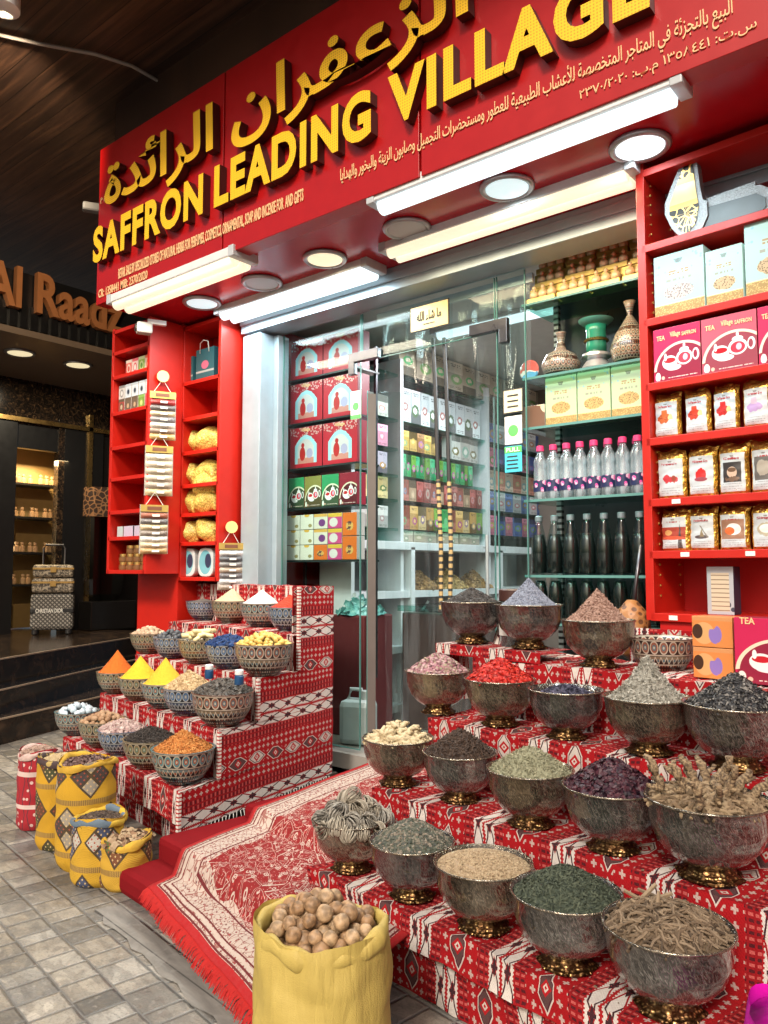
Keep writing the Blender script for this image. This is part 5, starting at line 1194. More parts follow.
# top row
c, r = bw(15); heap('mound of black peppercorns in the top row beside the jar', c, r, .075, 'grain', .0052, 1900, HM('pepper', ((.012, .010, .010), (.045, .038, .036), (.09, .08, .075)), .55), 1.1, sx=(1, 1.4, 1.4))
c, r = bw(16); heap('blue grey cone of lavender in the top row', c, r*.97, .125, 'grain', .0050, 3000, HM('lavender', ((.11, .125, .17), (.24, .26, .33), (.34, .36, .43), (.17, .19, .25)), .85), .80, .6)
c, r = bw(17); heap('pinkish brown cone of bark chips in the top row', c, r*.97, .130, 'chunk', .0058, 2600, HM('barkchip', ((.15, .075, .055), (.32, .19, .145), (.44, .29, .23), (.22, .12, .09)), .8), .80, .6, sx=(1.4, .7, .4))

# ---- mosaic bowls of the left stand
LR = [ # rim centre px,py, tier, radius, palette
 (77, 725, 0, .125, 0), (103, 734, 0, .130, 3), (122, 742, 0, .122, 2), (150, 754, 0, .130, 3), (183, 764, 0, .142, 0),
 (117, 679, 1, .120, 3), (140, 687, 1, .122, 3), (165, 692, 1, .125, 0), (189, 698, 1, .130, 2), (223, 705, 1, .148, 1),
 (149, 634, 2, .118, 3), (173, 641, 2, .118, 2), (200, 646, 2, .125, 3), (228, 649, 2, .122, 2), (264, 655, 2, .150, 1),
 (204, 597, 3, .120, 2), (232, 598, 3, .132, 3), (262, 603, 3, .132, 0), (290, 607, 3, .125, 2)]
LN = ['pale bluish crystals', 'brown nutmegs', 'pinkish resin lumps', 'black cloves', 'orange safflower', 'orange turmeric cone', 'left bright yellow cone', 'right bright yellow cone', 'beige ginger chips', 'dark grey seeds', 'pale gall nuts', 'grey stones', 'cream wax sticks', 'blue indigo lumps', 'yellow dates', 'grey seeds behind the card', 'beige powder heap', 'white salt', 'red paprika']
LB = []; proto = {}
for (px, py, tr, r, mk), nm_ in zip(LR, LN):
    h = .131*r/.12; p = at_z(px, py, SZZ[tr]+h); d_ = p-SC1
    # solve skew frame
    det = SL.x*SK.y-SL.y*SK.x; s_ = (d_.x*SK.y-d_.y*SK.x)/det; k_ = (SL.x*d_.y-SL.y*d_.x)/det
    k2 = min(max(k_, SKK[tr]+.085), SKK[tr+1]-.03)
    if abs(k2-k_) > .001:
        r_ = ray(px, py); nk = Vector((-SL.y, SL.x, 0)); k0 = nk.dot(SK)*k2; q_ = C0+r_*((k0-(C0-SC1).dot(nk))/r_.dot(nk))-SC1; s_ = (q_.x*SK.y-q_.y*SK.x)/det; k_ = k2
    loc = lp(s_, k_, SZZ[tr]+.002)
    if mk not in proto: proto[mk] = mosaic_bowl_mesh(MOS[mk]).obj('mosaic_bowl', MOS[mk], None, loc, 0, smooth=True); o = proto[mk]
    else: o = proto[mk].copy(); COL.objects.link(o); o.location = loc
    f = r/.12; o.scale = (f, f, f); o.rotation_euler = (0, 0, rnd.uniform(0, 6)); tag(o, 'painted mosaic bowl holding '+nm_, 'bowl', 'mosaic bowls on the left stand'); LB.append((loc, r, h))
def lb(i, dz=-.006): l, r, H = LB[i]; return Vector((l.x, l.y, l.z+H+dz)), r*.95
CRY = (lambda m: m.out(m.mix(m.noise(40), (.42, .55, .66), (.72, .80, .84)), .2, 0, None, Transmission_Weight=.15))(Mat('alum'))
c, r = lb(0, -.012); pile('alum_crystal', 'bluish white alum crystal in the bowl at left end of the stand', 'crystal', 'alum crystals', [lumpy(.022, i, 6, 4, .25) for i in range(3)], CRY, c, r*.85, .045, 22, .020, 1.6, .1, gap=.8)
NUT = HM('nutmeg', ((.20, .10, .05), (.34, .20, .11), (.44, .28, .17)), .6)
NUTM = [(lambda cc, i: (lambda m: m.out(m.mix(m.noise(60, None, 4), tuple(q*.6 for q in cc), cc), .65, 0, m.noise(80), .4, .003))(Mat('nut_%d' % i)))(cc, i) for i, cc in enumerate(((.42, .26, .15), (.34, .19, .10)))]
c, r = lb(1, -.012); pile('nutmeg', 'brown nutmeg heaped in the second bowl of lowest step', 'nutmeg', 'nutmegs in the mosaic bowl', [lumpy(.016, i, 12, 8, .06, (1, 1, 1.15)) for i in range(2)], NUTM, c, r*.9, .050, 46, .0155, 1.5, .1, gap=.9)
c, r = lb(2); heap('pinkish resin lumps in the third bowl of lowest step', c, r, .045, 'chunk', .010, 420, HM('resin', ((.30, .18, .17), (.44, .32, .30), (.52, .42, .38)), .5), 1.5, .6)
c, r = lb(3); heap('black cloves heaped in fourth bowl of lowest step', c, r, .055, 'twig', .0085, 1400, HM('clove_dark', ((.012, .009, .008), (.04, .03, .026), (.07, .055, .048)), .6), 1.4, .6, sx=(1, 2.2, 2.2))
c, r = lb(4); heap('orange safflower heap in the rightmost bowl of lowest step', c, r*.96, .085, 'curl', .0075, 1900, HM('safflower', ((.36, .10, .02), (.58, .22, .05), (.66, .32, .10), (.46, .15, .03)), .8), 1.0, .8, sx=(1.3, .4, .8))
def powder(i, lab, col, h, rr=.98):
    c, r = lb(i); m = Mat('powder_%d' % i); m = m.out(m.mix(m.noise(70, None, 5), tuple(q*.8 for q in col), col), .95, 0, m.noise(130, None, 5), .5, .004)
    return heap(lab, c, r*rr, h, 'grain', .0022, 500, m, .86, .4, noise=.0016)
powder(5, 'orange turmeric powder cone in a mosaic bowl', (.56, .115, .008), .135)
powder(6, 'left bright yellow powder cone in a mosaic bowl', (.72, .42, .02), .125)
powder(7, 'right bright yellow powder cone in a mosaic bowl', (.68, .40, .025), .140)
c, r = lb(8); heap('beige ginger chips heaped beside the yellow cones', c, r, .085, 'chunk', .0075, 900, HM('gingerchip', ((.34, .22, .11), (.52, .37, .20), (.60, .46, .28)), .8), 1.1, .6)
c, r = lb(9); heap('dark grey oval seeds in the rightmost bowl of second step', c, r, .060, 'chunk', .0105, 620, HM('darkseed', ((.035, .03, .028), (.08, .07, .06), (.13, .11, .095)), .45), 1.5, .5, sx=(1.2, .8, .7))
GALL = [(lambda cc, i: (lambda m: m.out(m.mix(m.noise(50, None, 3), tuple(q*.7 for q in cc), cc), .7))(Mat('gall_%d' % i)))(cc, i) for i, cc in enumerate(((.56, .42, .30), (.48, .33, .22)))]
c, r = lb(10, -.01); pile('gall_nut', 'pale round gall nut heaped in the leftmost bowl of third step', 'nut', 'pale gall nuts', [lumpy(.017, i, 12, 8, .07) for i in range(2)], GALL, c, r*.9, .045, 34, .0165, 1.5, .1, gap=.9)
STN = plain('grey_pebble', (.075, .08, .09), .5)
c, r = lb(11, -.01); pile('grey_stone', 'dark grey stone heaped in the second bowl of third step', 'stone', 'dark grey stones', [lumpy(.018, i, 10, 6, .12, (1.1, .9, .7)) for i in range(2)], STN, c, r*.9, .045, 30, .0165, 1.5, .1, gap=.85)
WAX = plain('cream_wax', (.70, .58, .30), .5)
c, r = lb(12, .0); pile('wax_stick', 'cream wax stick laid across the third bowl of third step', 'stick', 'cream wax sticks', [MB().tube([(-.075, 0, 0), (0, .004, .003), (.075, 0, 0)], [.013, .015, .012], 8)], WAX, c+Vector((0, 0, .008)), r*.45, .035, 11, .013, 1.6, 0, gap=.75, flat=.03)
IND = HM('indigo', ((.004, .015, .06), (.01, .04, .15), (.02, .07, .22)), .6)
c, r = lb(13); heap('blue indigo lumps heaped in the fourth bowl of third step', c, r, .045, 'chunk', .012, 330, IND, 1.5, .6)
DATE = [(lambda cc, i: (lambda m: m.out(m.mix(m.noise(40, None, 3), tuple(q*.75 for q in cc), cc), .5))(Mat('date_%d' % i)))(cc, i) for i, cc in enumerate(((.66, .46, .12), (.58, .37, .08)))]
c, r = lb(14, -.012); pile('yellow_date', 'dry yellow date heaped in the largest bowl of third step', 'date', 'dry yellow dates', [lumpy(.016, i, 12, 8, .05, (.85, .85, 1.3)) for i in range(2)], DATE, c, r*.92, .062, 66, .0155, 1.5, .1, gap=.86)
powder(15, 'flat layer of grey seeds in the bowl behind the sachet card', (.22, .20, .18), .02)
powder(16, 'beige powder heap in a mosaic bowl on the top step', (.50, .40, .26), .085)
powder(17, 'white salt heap in a mosaic bowl on the top step', (.78, .76, .72), .085)
powder(18, 'red paprika heap in the mosaic bowl beside the end wall', (.46, .035, .012), .075)
# little bottles on the stand and the stall
def little_bottle(loc, lab, cap, body, k=1.0):
    t = thing('small_bottle', lab, 'bottle', loc); MB().lathe([(.017*k, 0), (.019*k, .004), (.019*k, .034*k), (.014*k, .04*k)], 16).obj('bottle_body', body, t, smooth='auto'); MB().lathe([(.017*k, .04*k), (.018*k, .042*k), (.018*k, .058*k), (.015*k, .06*k)], 16).obj('cap', cap, t, smooth='auto')
NAVY = plain('navy_label', (.01, .06, .16), .4)
for px, py, lb_ in ((209, 672, 'tiny blue bottle with cream cap standing left of the indigo bowl'), (239, 678, 'tiny blue bottle with cream cap standing under the yellow dates bowl')): 
    p = at_z(px, py+7, SZZ[2]); little_bottle((p.x, p.y, SZZ[2]+.002), lb_, WHITE, NAVY, 1.15)
q = on_ray(411, 716, TNn[2]-.05, TZ[1]+.002); little_bottle(q, 'small pale bottle with blue cap beside the ginger bowl', BLUECAP, PAPERW, 1.1)
# ================================================================ sacks on the pavement
def sack_mat(name, base, kindk):
    m = Mat(name); x, y, z, v = m.co(); a = m.op('ARCTAN2', y, x)/(2*math.pi)+.5
    if kindk == 'red':
        c = m.mix(m.vor(26) < .22, base, (.55, .38, .34)); c = m.mix(((a*9).tri()-.5+(z*6).tri()*.5).near(.3, .07), c, (.10, .02, .03)); c = m.mix((z-.28).near(0, .012).mx((z-.12).near(0, .01)), c, (.55, .42, .38))
        return m.out(c, .95, 0, m.noise(220), .4, .003)
    P, n = .22, 4
    zz = (z/P-.35).fr(); aa = (a*n+((z/P-.35).fl())*.5).fr()
    d = (aa-.5).ab()/.46+(zz-.5).ab()/.42
    wv = ((aa*40).fr()-.5).ab()*.10
    # diamond of smaller squares
    p_ = (aa-.5)/.46; q_ = (zz-.5)/.42; A, B = (p_+q_)*1.0, (p_-q_)*1.0
    ch = ((A > 0).mn(B > 0)).mx((A < 0).mn(B < 0))
    in1 = m.mix(ch, *kindk)
    dots = (((A*3.2).fr()-.5).ab()).mx(((B*3.2).fr()-.5).ab()) < .17
    in1 = m.mix(dots, in1, m.mix(ch, (.55, .40, .20), (.30, .04, .03)))
    cross = A.near(0, .09).mx(B.near(0, .09))
    c = m.mix(d < 1.0+wv, base, (.012, .010, .018)); c = m.mix(d < .90, c, in1); c = m.mix(cross.mn(d < .95), c, (.012, .01, .018))
    c = m.mix((zz).near(.02, .035).mx(zz.near(.98, .03)), c, m.mix(((a*90).fr() > .5), (.18, .10, .03), (.36, .22, .05)))
    c = m.mix(m.noise(30)*.3, c, (.30, .18, .02))
    return m.out(c, .9, 0, (x*900).sin()*(z*900).sin()+m.noise(9)*2, .3, .004)
S_RED = sack_mat('red_sackcloth', (.30, .012, .02), 'red')
S_Y1 = sack_mat('yellow_diamond_cloth', (.50, .27, .010), ((.015, .035, .02), (.06, .015, .015)))
S_Y2 = sack_mat('yellow_grey_diamond_cloth', (.52, .29, .012), ((.26, .24, .21), (.015, .018, .04)))
S_Y3 = sack_mat('yellow_blue_diamond_cloth', (.50, .29, .018), ((.015, .05, .14), (.42, .40, .36)))
S_Y4 = sack_mat('yellow_brown_diamond_cloth', (.48, .28, .025), ((.12, .03, .02), (.05, .09, .03)))
def sack(lab, px, py, r, h, mat, cuff, fill_lab, fill, rz, seed, kind='chunk', size=.008, n=500):
    rr = random.Random(seed); ph = [rr.uniform(0, 6.3) for _ in range(5)]; p = at_z(px, py, 0)
    t = thing('patterned_sack', lab, 'sack', (p.x, p.y, .001), rz, 'patterned sacks on the pavement')
    def pt(u, v):
        a = u*2*math.pi; rad = r*(1+.05*math.sin(v*math.pi)+.02*math.sin(v*21+ph[0])*math.sin(a*2+ph[1])+.03*math.sin(a*3+ph[2])*v)*(1-.14*max(0, 1-v*9)**2)
        return Vector((rad*math.cos(a), rad*math.sin(a), h*v+.012*math.sin(a*2+ph[3])*v))
    crumple(MB().grid(pt, 60, 40), .006, 8).obj('body', mat, t, smooth=True)
    cu = MB()
    def cf(u, v):
        a = u*2*math.pi; q = v*math.pi*1.35-.5; th = .013+.003*math.sin(a*3+ph[2])+.002*math.sin(a*7+ph[4])
        b = pt(u, 1); rad = math.hypot(b.x, b.y)-.006
        return Vector(((rad+th*math.cos(q))*math.cos(a), (rad+th*math.cos(q))*math.sin(a), b.z-.02+th*1.3*math.sin(q)+.002*math.sin(a*9)))
    cu.grid(cf, 60, 10); crumple(cu, .004, 16).obj('rolled_cuff', cuff, t, smooth=True)
    heap(fill_lab, (p.x, p.y, h-.028), r*.97, .030, kind, size, n, fill, 1.8, .5, cat='sack filling', name='sack_filling')
YC = foil('yellow_cuff', (.50, .30, .03), 26, 0, .9, .4); WC = foil('white_red_cuff', (.50, .36, .32), 40, 0, .9, .4); BC = (lambda m: m.out(m.mix(m.noise(7, None, 1) > .52, (.50, .32, .03), (.10, .14, .18)), .9, 0, m.noise(30), .5))(Mat('two_tone_cuff')); DC = (lambda m: m.out(m.mix(m.vor(30) < .4, (.05, .03, .03), (.35, .25, .08)), .9))(Mat('dark_cuff'))
sack('red patterned sack with pale rim, farthest left in the row of sacks', 37, 826, .098, .385, S_RED, WC, 'pinkish brown lumps filling the red sack', HM('fill_red', ((.16, .09, .07), (.34, .22, .17), (.42, .30, .24)), .7), 0, 1, 'chunk', .012, 260)
sack('tall yellow sack with dark diamonds next to the red sack', 59, 845, .105, .42, S_Y1, DC, 'cream grains filling the second sack', HM('fill_cream', ((.40, .30, .16), (.58, .46, .28), (.50, .38, .22)), .8), .6, 2, 'grain', .006, 1400)
sack('large yellow sack with grey diamonds in the middle of the row', 84, 864, .120, .46, S_Y2, YC, 'dull purple brown petals filling the middle sack', HM('fill_petal', ((.09, .045, .04), (.20, .12, .11), (.30, .20, .18)), .7), 1.2, 3, 'flake', .010, 700)
sack('short yellow sack with blue and white diamonds, rolled two tone rim', 98, 880, .105, .27, S_Y3, BC, 'dark peppery grains filling the blue diamond sack', HM('fill_dark', ((.03, .02, .015), (.09, .06, .045), (.16, .11, .08)), .7), 2.0, 4, 'chunk', .006, 900)
sack('smallest yellow sack with brown diamonds beside the carpeted step', 126, 884, .100, .20, S_Y4, YC, 'brown and cream bark strips filling the smallest sack', HM('fill_bark', ((.10, .05, .03), (.28, .16, .09), (.50, .38, .24), (.18, .09, .05)), .8), 2.9, 5, 'curl', .020, 170)
# ---- the big yellow sack of dried limes in front
p = at_z(322, 928, .40); BSK = Vector((p.x, p.y, 0)); BR = .158
big = thing('yellow_sack', 'big plain yellow cloth sack of dried limes in front of the stall', 'sack', BSK)
def bpt(u, v):
    a = u*2*math.pi; rad = BR*(1+.06*math.sin(v*math.pi)+.012*math.sin(a*9+v*6)*(1-v)+.016*math.sin(a*5+v*14)-.16*max(0, 1-v*7)**2)+.012*math.sin(a*2+1)*v
    return Vector((rad*math.cos(a), rad*math.sin(a), .42*v+.012*math.sin(a*2+.6)*v))
crumple(crumple(MB().grid(bpt, 110, 60), .010, 6), .0022, 22).obj('body', SACKY, big, smooth=True)
def bcf(u, v):
    a = u*2*math.pi; q = v*math.pi*1.55-1.2; th = .014+.003*math.sin(a*4+1)+.0025*math.sin(a*9)
    b = bpt(u, 1); rad = math.hypot(b.x, b.y)-.008
    return Vector(((rad+th*math.cos(q))*math.cos(a), (rad+th*math.cos(q))*math.sin(a), b.z-.024+th*1.5*math.sin(q)+.003*math.sin(a*11+v*3)+.006*math.sin(a*3)))
crumple(crumple(MB().grid(bcf, 110, 16), .006, 11), .0018, 30).obj('rolled_rim', SACKY, big, smooth=True)
LIME = [(lambda cc, i: (lambda m: m.out(m.mix(m.sm(m.noise(52, None, 5), .36, .62), tuple(q*.5 for q in cc), cc), .55, 0, m.noise(45, None, 4), .6, .006))(Mat('dried_lime_%d' % i)))(cc, i) for i, cc in enumerate(((.42, .26, .14), (.34, .20, .10), (.48, .32, .18)))]
pile('dried_lime', 'round brown dried lime heaped in the big yellow sack', 'dried lime', 'dried limes in the yellow sack', [lumpy(.0195, i, 18, 12, .05) for i in range(3)], LIME, BSK+Vector((0, 0, .385)), BR*.80, .055, 95, .0192, 1.7, .1, gap=.93)
heap('lower layer of brown dried limes in the sack', BSK+Vector((0, 0, .36)), BR*.80, .04, 'chunk', .016, 140, LIME[1], 1.7, kind_='stuff')
# ================================================================ inside, seen through the glass
IX = -3.60
def iz(px, py): p = at_x(px, py, IX); return p.y, p.z
ya, yb, yc, yd = [at_x(p, 500, IX).y for p in (352, 401, 488, 560)]
zs = [at_x(440, y, IX).z for y in (391, 429, 456, 481, 504, 531, 545)]
unit_ = thing('wall_shelving', 'tall white shelving full of packs along the wall inside the shop', 'shelving', (IX, ya, 0))
def ip(mb, nm, mt, **k): o = mb.obj(nm, mt, unit_, **k); o.location = (-IX, -ya, 0); return o
WSH = plain('white_board', (.68, .69, .70), .4)
ip(Box((IX-.16, (ya+yd)/2, zs[6]-.02), (.42, yd-ya, .06)), 'counter', WSH, bevel=.004)
for y in (ya, yb, yc, yd): ip(Box((IX-.14, y, 1.55), (.30, .035, 2.7)), 'upright', WSH)
ip(Box((IX-.30, (ya+yd)/2, 1.5), (.02, yd-ya, 2.75)), 'back_board', plain('grey_back', (.16, .15, .15), .6))
for z in zs[1:6]+[2.78]: ip(Box((IX-.15, (ya+yd)/2, z-.010), (.27, yd-ya-.03, .02)), 'shelf', SHELFG)
for z in (.30, .72, 1.12): ip(Box((IX-.13, (ya+yd)/2, z), (.34, yd-ya, .05)), 'shelf', WSH)
yq = [at_x(p, 590, IX).y for p in (408, 497)]
for y in yq: ip(Box((IX-.12, y, .82), (.34, .045, 1.3)), 'upright', WSH)
# packs: (row, y range, width, height, colours, label)
def pack_art(c, k):
    rr = random.Random(k); hi, lo, ac = tuple(min(1, q*1.6+.06) for q in c), tuple(q*.22 for q in c), (rr.uniform(.05, .6), rr.uniform(.05, .5), rr.uniform(.02, .4)); b0, cx, cz, rx, rz = rr.uniform(.55, .8), rr.uniform(.35, .65), rr.uniform(.3, .5), rr.uniform(.2, .4), rr.uniform(.12, .25); up_ = rr.random() > .5
    def fn(m, x, z):
        n = (m.noise(70, None, 3)-.5)*.2; c_ = m.mix((z > b0) if up_ else (z < 1-b0), c, hi if rr.random() > .4 else lo)
        c_ = m.mix(ell(x+n, z+n, cx, cz, rx, rz), c_, ac); c_ = m.mix(ell(x-n, z+n, cx, cz, rx*.55, rz*.5), c_, hi)
        c_ = lines(m, x, z, c_, (.90, .84), .15, .85, lo, .018, 16); c_ = lines(m, x, z, c_, (.12, .07), .1, .9, lo, .012, 30)
        return m.mix(m.objrand()*.35, c_, lo)
    return fn
def packrow(z, y0, y1, w_, h_, cols, name, lab, grp, dx=.02, d_=.10, art=True):
    n = max(1, int((y1-y0)/w_)); made = {}
    for i in range(n):
        c = cols[i % len(cols)]; loc = (IX-dx, y0+w_*(i+.5), z)
        if c not in made:
            mt = pic('pack_art_%d' % len(MATS), pack_art(c, len(MATS))) if art else plain('pack_plain_%d' % len(MATS), c, .4)
            b = MB(); b.box((0, d_/2, h_/2), (w_*.94, d_, h_), mf=1); made[c] = tag(b.obj(name, [plain('pack_side_%d' % len(MATS), tuple(q*.8 for q in c), .5), mt], None, loc, R(90)), lab, 'box', grp)
        else: dup(made[c], (loc[0]-rnd.random()*.012, loc[1], loc[2]), R(90)+rnd.uniform(-.05, .05))
W_, G_, K_ = (.62, .60, .58), (.02, .22, .06), (.26, .05, .05)
packrow(zs[1], yb+.03, yc-.05, .125, .26, [(.60, .58, .60), (.62, .60, .62)], 'white_gift_box', 'white box with pinkish top in the row behind the plastic curtain', 'white boxes on the inside shelving')
packrow(zs[2], yb+.03, yb+.62, .10, .15, [(.58, .36, .08), (.50, .30, .10), (.35, .16, .06)], 'golden_pack', 'golden brown pack on the shelf under the white boxes', 'golden packs on the inside shelving')
packrow(zs[2], yb+.70, yc-.03, .14, .20, [(.60, .56, .52), (.55, .50, .46)], 'white_brown_pack', 'white pack with brown picture on shelf under the white boxes', 'white brown packs on the inside shelving')
packrow(zs[3], yb+.03, yc-.16, .062, .17, [(.015, .25, .10), (.03, .30, .10), (.16, .36, .05)], 'green_tea_pack', 'narrow green pack in the long green row inside the shop', 'green packs on the inside shelving')
packrow(zs[4], yb+.03, yc-.03, .095, .16, [(.30, .08, .06), (.45, .28, .18), (.34, .06, .05), (.26, .05, .04)], 'brown_red_pack', 'brown red pack in the row below the green packs', 'brown red packs on the inside shelving')
packrow(zs[5], yb+.03, yc-.03, .105, .18, [(.30, .07, .04), (.62, .34, .10), (.60, .42, .20), (.50, .28, .08), (.22, .40, .06), (.04, .30, .08)], 'mixed_pack', 'orange brown or green pack in the lowest packed row inside', 'mixed packs on the inside shelving')
packrow(zs[6]+.01, yb+.03, yc, .16, .09, [(.46, .38, .30), (.40, .33, .25)], 'low_carton', 'low beige carton standing on the white counter inside', 'low cartons on the counter', .03)
for r, (z, cl, lb) in enumerate(((zs[1], (.55, .54, .48), 'cream'), (zs[2], (.60, .25, .35), 'pinkish'), (zs[3], (.55, .48, .58), 'lilac'), (zs[4], (.60, .45, .20), 'straw coloured'), (zs[5], (.40, .38, .36), 'grey'))):
    packrow(z, ya+.04, yb-.03, .13, .16, [cl], 'small_carton', lb+' carton in the narrow bay beside the open glass door', lb+' cartons in the narrow bay')
    packrow(z, yc+.03, yd-.05, .15, .17, [((.10, .16, .36), (.5, .14, .22), (.45, .36, .28))[(r) % 3], ((.5, .5, .5), (.06, .10, .3), (.5, .2, .14))[r % 3]], 'far_carton', ('navy and grey', 'pink and blue', 'beige and brick')[r % 3]+' carton in the far bay, shelf '+('one', 'two', 'three', 'four', 'five')[r]+' from the top', 'cartons in the far bay %s' % 'abcde'[r])
packrow(2.80, yb, yd, .22, .24, [(.50, .42, .30), (.42, .35, .26)], 'top_carton', 'beige carton on top of the inside shelving near the ceiling', 'top cartons')
fm = thing('dark_poster', 'dark framed poster leaning above the white boxes inside the shop', 'poster', (IX-.05, yb+.55, zs[0]+.01), R(90)); Box((0, .0, .14), (.9, .02, .27)).obj('frame', BLACK, fm); Box((-.2, -.012, .14), (.3, .004, .2)).obj('print', plain('poster_grey', (.10, .10, .12), .3), fm)
# open bags of goods in the cubbies
for i, (px, py, cc, lb) in enumerate(((425, 574, (.30, .17, .07), 'brown heap in clear bin, upper cubby left'), (455, 574, (.40, .26, .10), 'tan heap in clear bin, upper cubby middle'), (480, 572, (.34, .20, .08), 'dark tan heap in clear bin, upper cubby right'), (418, 612, (.22, .12, .07), 'red brown heap in lower cubby with white scoop'), (445, 612, (.26, .15, .08), 'brown heap in lower cubby centre'))):
    p = at_x(px, py, IX-.05); t = heap(lb, (p.x-.08, p.y, .745 if i > 2 else 1.145), .17, .15, 'chunk', .014, 260, HM('cubby_%d' % i, (tuple(q*.5 for q in cc), cc, tuple(min(1, q*1.5) for q in cc))), 1.1, .5)
    if i in (3, 4):
        s = thing('white_scoop', ('left', 'right')[i-3]+' white plastic scoop stuck in the brown heap of lower cubby', 'scoop', (p.x-.06, p.y, .87), R(40)); MB().tube([(0, 0, 0), (.05, 0, .07), (.09, 0, .13)], [.03, .028, .010], 10).obj('bowl', WHITE, s, smooth='auto'); MB().tube([(.09, 0, .13), (.13, 0, .19)], .010, 8).obj('handle', WHITE, s)

# ---- red gift boxes behind the left pane
GY = 3.76
gx0, gx1 = at_y(287, 400, GY).x, at_y(357, 400, GY).x
def gz(py): return at_y(300, py, GY).z
GIFT = pic('gift_print', lambda m, x, z: (lambda n, c: m.mix(ell(x, z, .62, .34, .10, .12), m.mix(ell(x, z, .40, .34, .09, .17).mx(ell(x, z, .41, .55, .05, .06)), c, (.45, .02, .02)), (.40, .34, .50)))(m.noise(50, None, 3), (lambda n, base: m.mix((z < .80-((x-.5)*(x-.5))*2.2+(n-.5)*.08).mn((x-.5).ab() < .34).mn(z > .10), base, m.mix(((z < .70-((x-.5)*(x-.5))*3).mn((x-.5).ab() < .25)), (.36, .60, .68), m.mix(z < .24, (.60, .52, .52), (.55, .22, .18)))))(m.noise(50, None, 3), m.mix((m.vor(60) < .42).mn(z > .78), m.mix(m.noise(20)*.4, (.50, .015, .03), (.30, .01, .02)), (.60, .36, .34)))))
gw = (gx1-gx0)*.47; zz_ = [(gz(379), gz(340)), (gz(423), gz(381)), (gz(468), gz(425))]
pf = thing('glass_shelf_rack', 'glass shelf rack carrying red gift boxes behind the left window pane', 'shelf rack', (gx0, GY, 0))
for z in (zz_[0][0], zz_[1][0], zz_[2][0], gz(508), gz(560)): Box(((gx1-gx0)/2, .10, z-.008), (gx1-gx0+.03, .22, .012)).obj('shelf', plain('dark_shelf', (.02, .03, .03), .3) if 'dark_shelf' not in MATS else MATS['dark_shelf'], pf)
for x in (.0, gx1-gx0): Box((x, .19, 1.7), (.02, .02, 2.2)).obj('rail', STEEL, pf)
lbs = [('left', 'right'), ('top', 'middle', 'bottom')]
for r, (z0, z1) in enumerate(zz_):
    for k in range(2):
        t = carton('gift_box', 'red gift box with arched window picture, %s one of the %s pair behind the pane' % (lbs[0][k], lbs[1][r]), gw, .12, z1-z0-.02, GIFT, SIDE_T, (gx0+.03+gw*(k+.5)*1.03, GY, z0), 0, 'red gift boxes behind the pane')
        lettered(t, 'Village', CREAM, gw*.28, .03, 0, 0, (z1-z0)*.86)
TG = {k: pic('tea_small_'+k, f_tea(b, d)) for k, b, d in (('green', (.03, .26, .10), (.05, .05, .03)), ('olive', (.22, .20, .05), (.06, .04, .02)), ('maroon', (.24, .015, .03), (.08, .01, .015)))}
tw = (gx1-gx0)/4.1
for i, (k, lb) in enumerate((('green', 'green tea box at left end of the tea row behind the pane'), ('olive', 'olive tea box second in the tea row behind the pane'), ('green', 'green tea box third in the tea row behind the pane'), ('maroon', 'maroon tea box at right end of the tea row behind the pane'))):
    carton('tea_box', lb, tw*.97, .09, gz(476)-gz(508)-.01, TG[k], SIDE_T, (gx0+.02+tw*(i+.5), GY, gz(508)), 0, 'tea boxes behind the pane')
SB = [pic('soap_white', lambda m, x, z: m.mix(ell(x, z, .75, .25, .14, .12), m.mix(ell(x, z, .5, .95, .2, .12), (.66, .64, .56), (.62, .36, .06)), (.30, .24, .10))),
      pic('soap_purple', lambda m, x, z: m.mix(ell(x, z, .6, .4, .25, .25), m.mix(z > .8, (.62, .58, .50), (.60, .34, .08)), (.16, .04, .18))),
      pic('soap_orange', lambda m, x, z: m.mix(ell(x, z, .5, .42, .26, .2), (.62, .14, .02), m.mix(m.noise(14) > .5, (.10, .05, .05), (.6, .35, .1)))),
      pic('soap_pink', lambda m, x, z: m.mix(ell(x, z, .4, .4, .3, .3), m.mix(z > .75, (.5, .06, .2), (.62, .40, .05)), (.62, .58, .55)))]
gz0, gh = gz(560), (gz(514)-gz(560))/3.05
for i in range(5):
    for j in range(3 if i < 4 else 2):
        hh = gh if i < 4 else gh*1.5; mt = SB[0] if i < 2 else SB[1] if i == 2 and j else SB[2] if i in (4,) or (i == 2) else SB[3]
        lb = '%s soap box, column %s from the left, %s, behind the pane' % ({0: 'white', 1: 'purple flower', 2: 'orange', 3: 'pink and yellow'}[SB.index(mt)], ('one', 'two', 'three', 'four', 'five')[i], ('at the bottom', 'second up', 'on top')[j])
        w_ = (gx1-gx0)/5.05; carton('soap_box', lb, w_*.96, .08, hh*.97, mt, CARDS, (gx0+.01+w_*(i+.5), GY, gz0+j*hh), 0, 'soap boxes behind the pane')
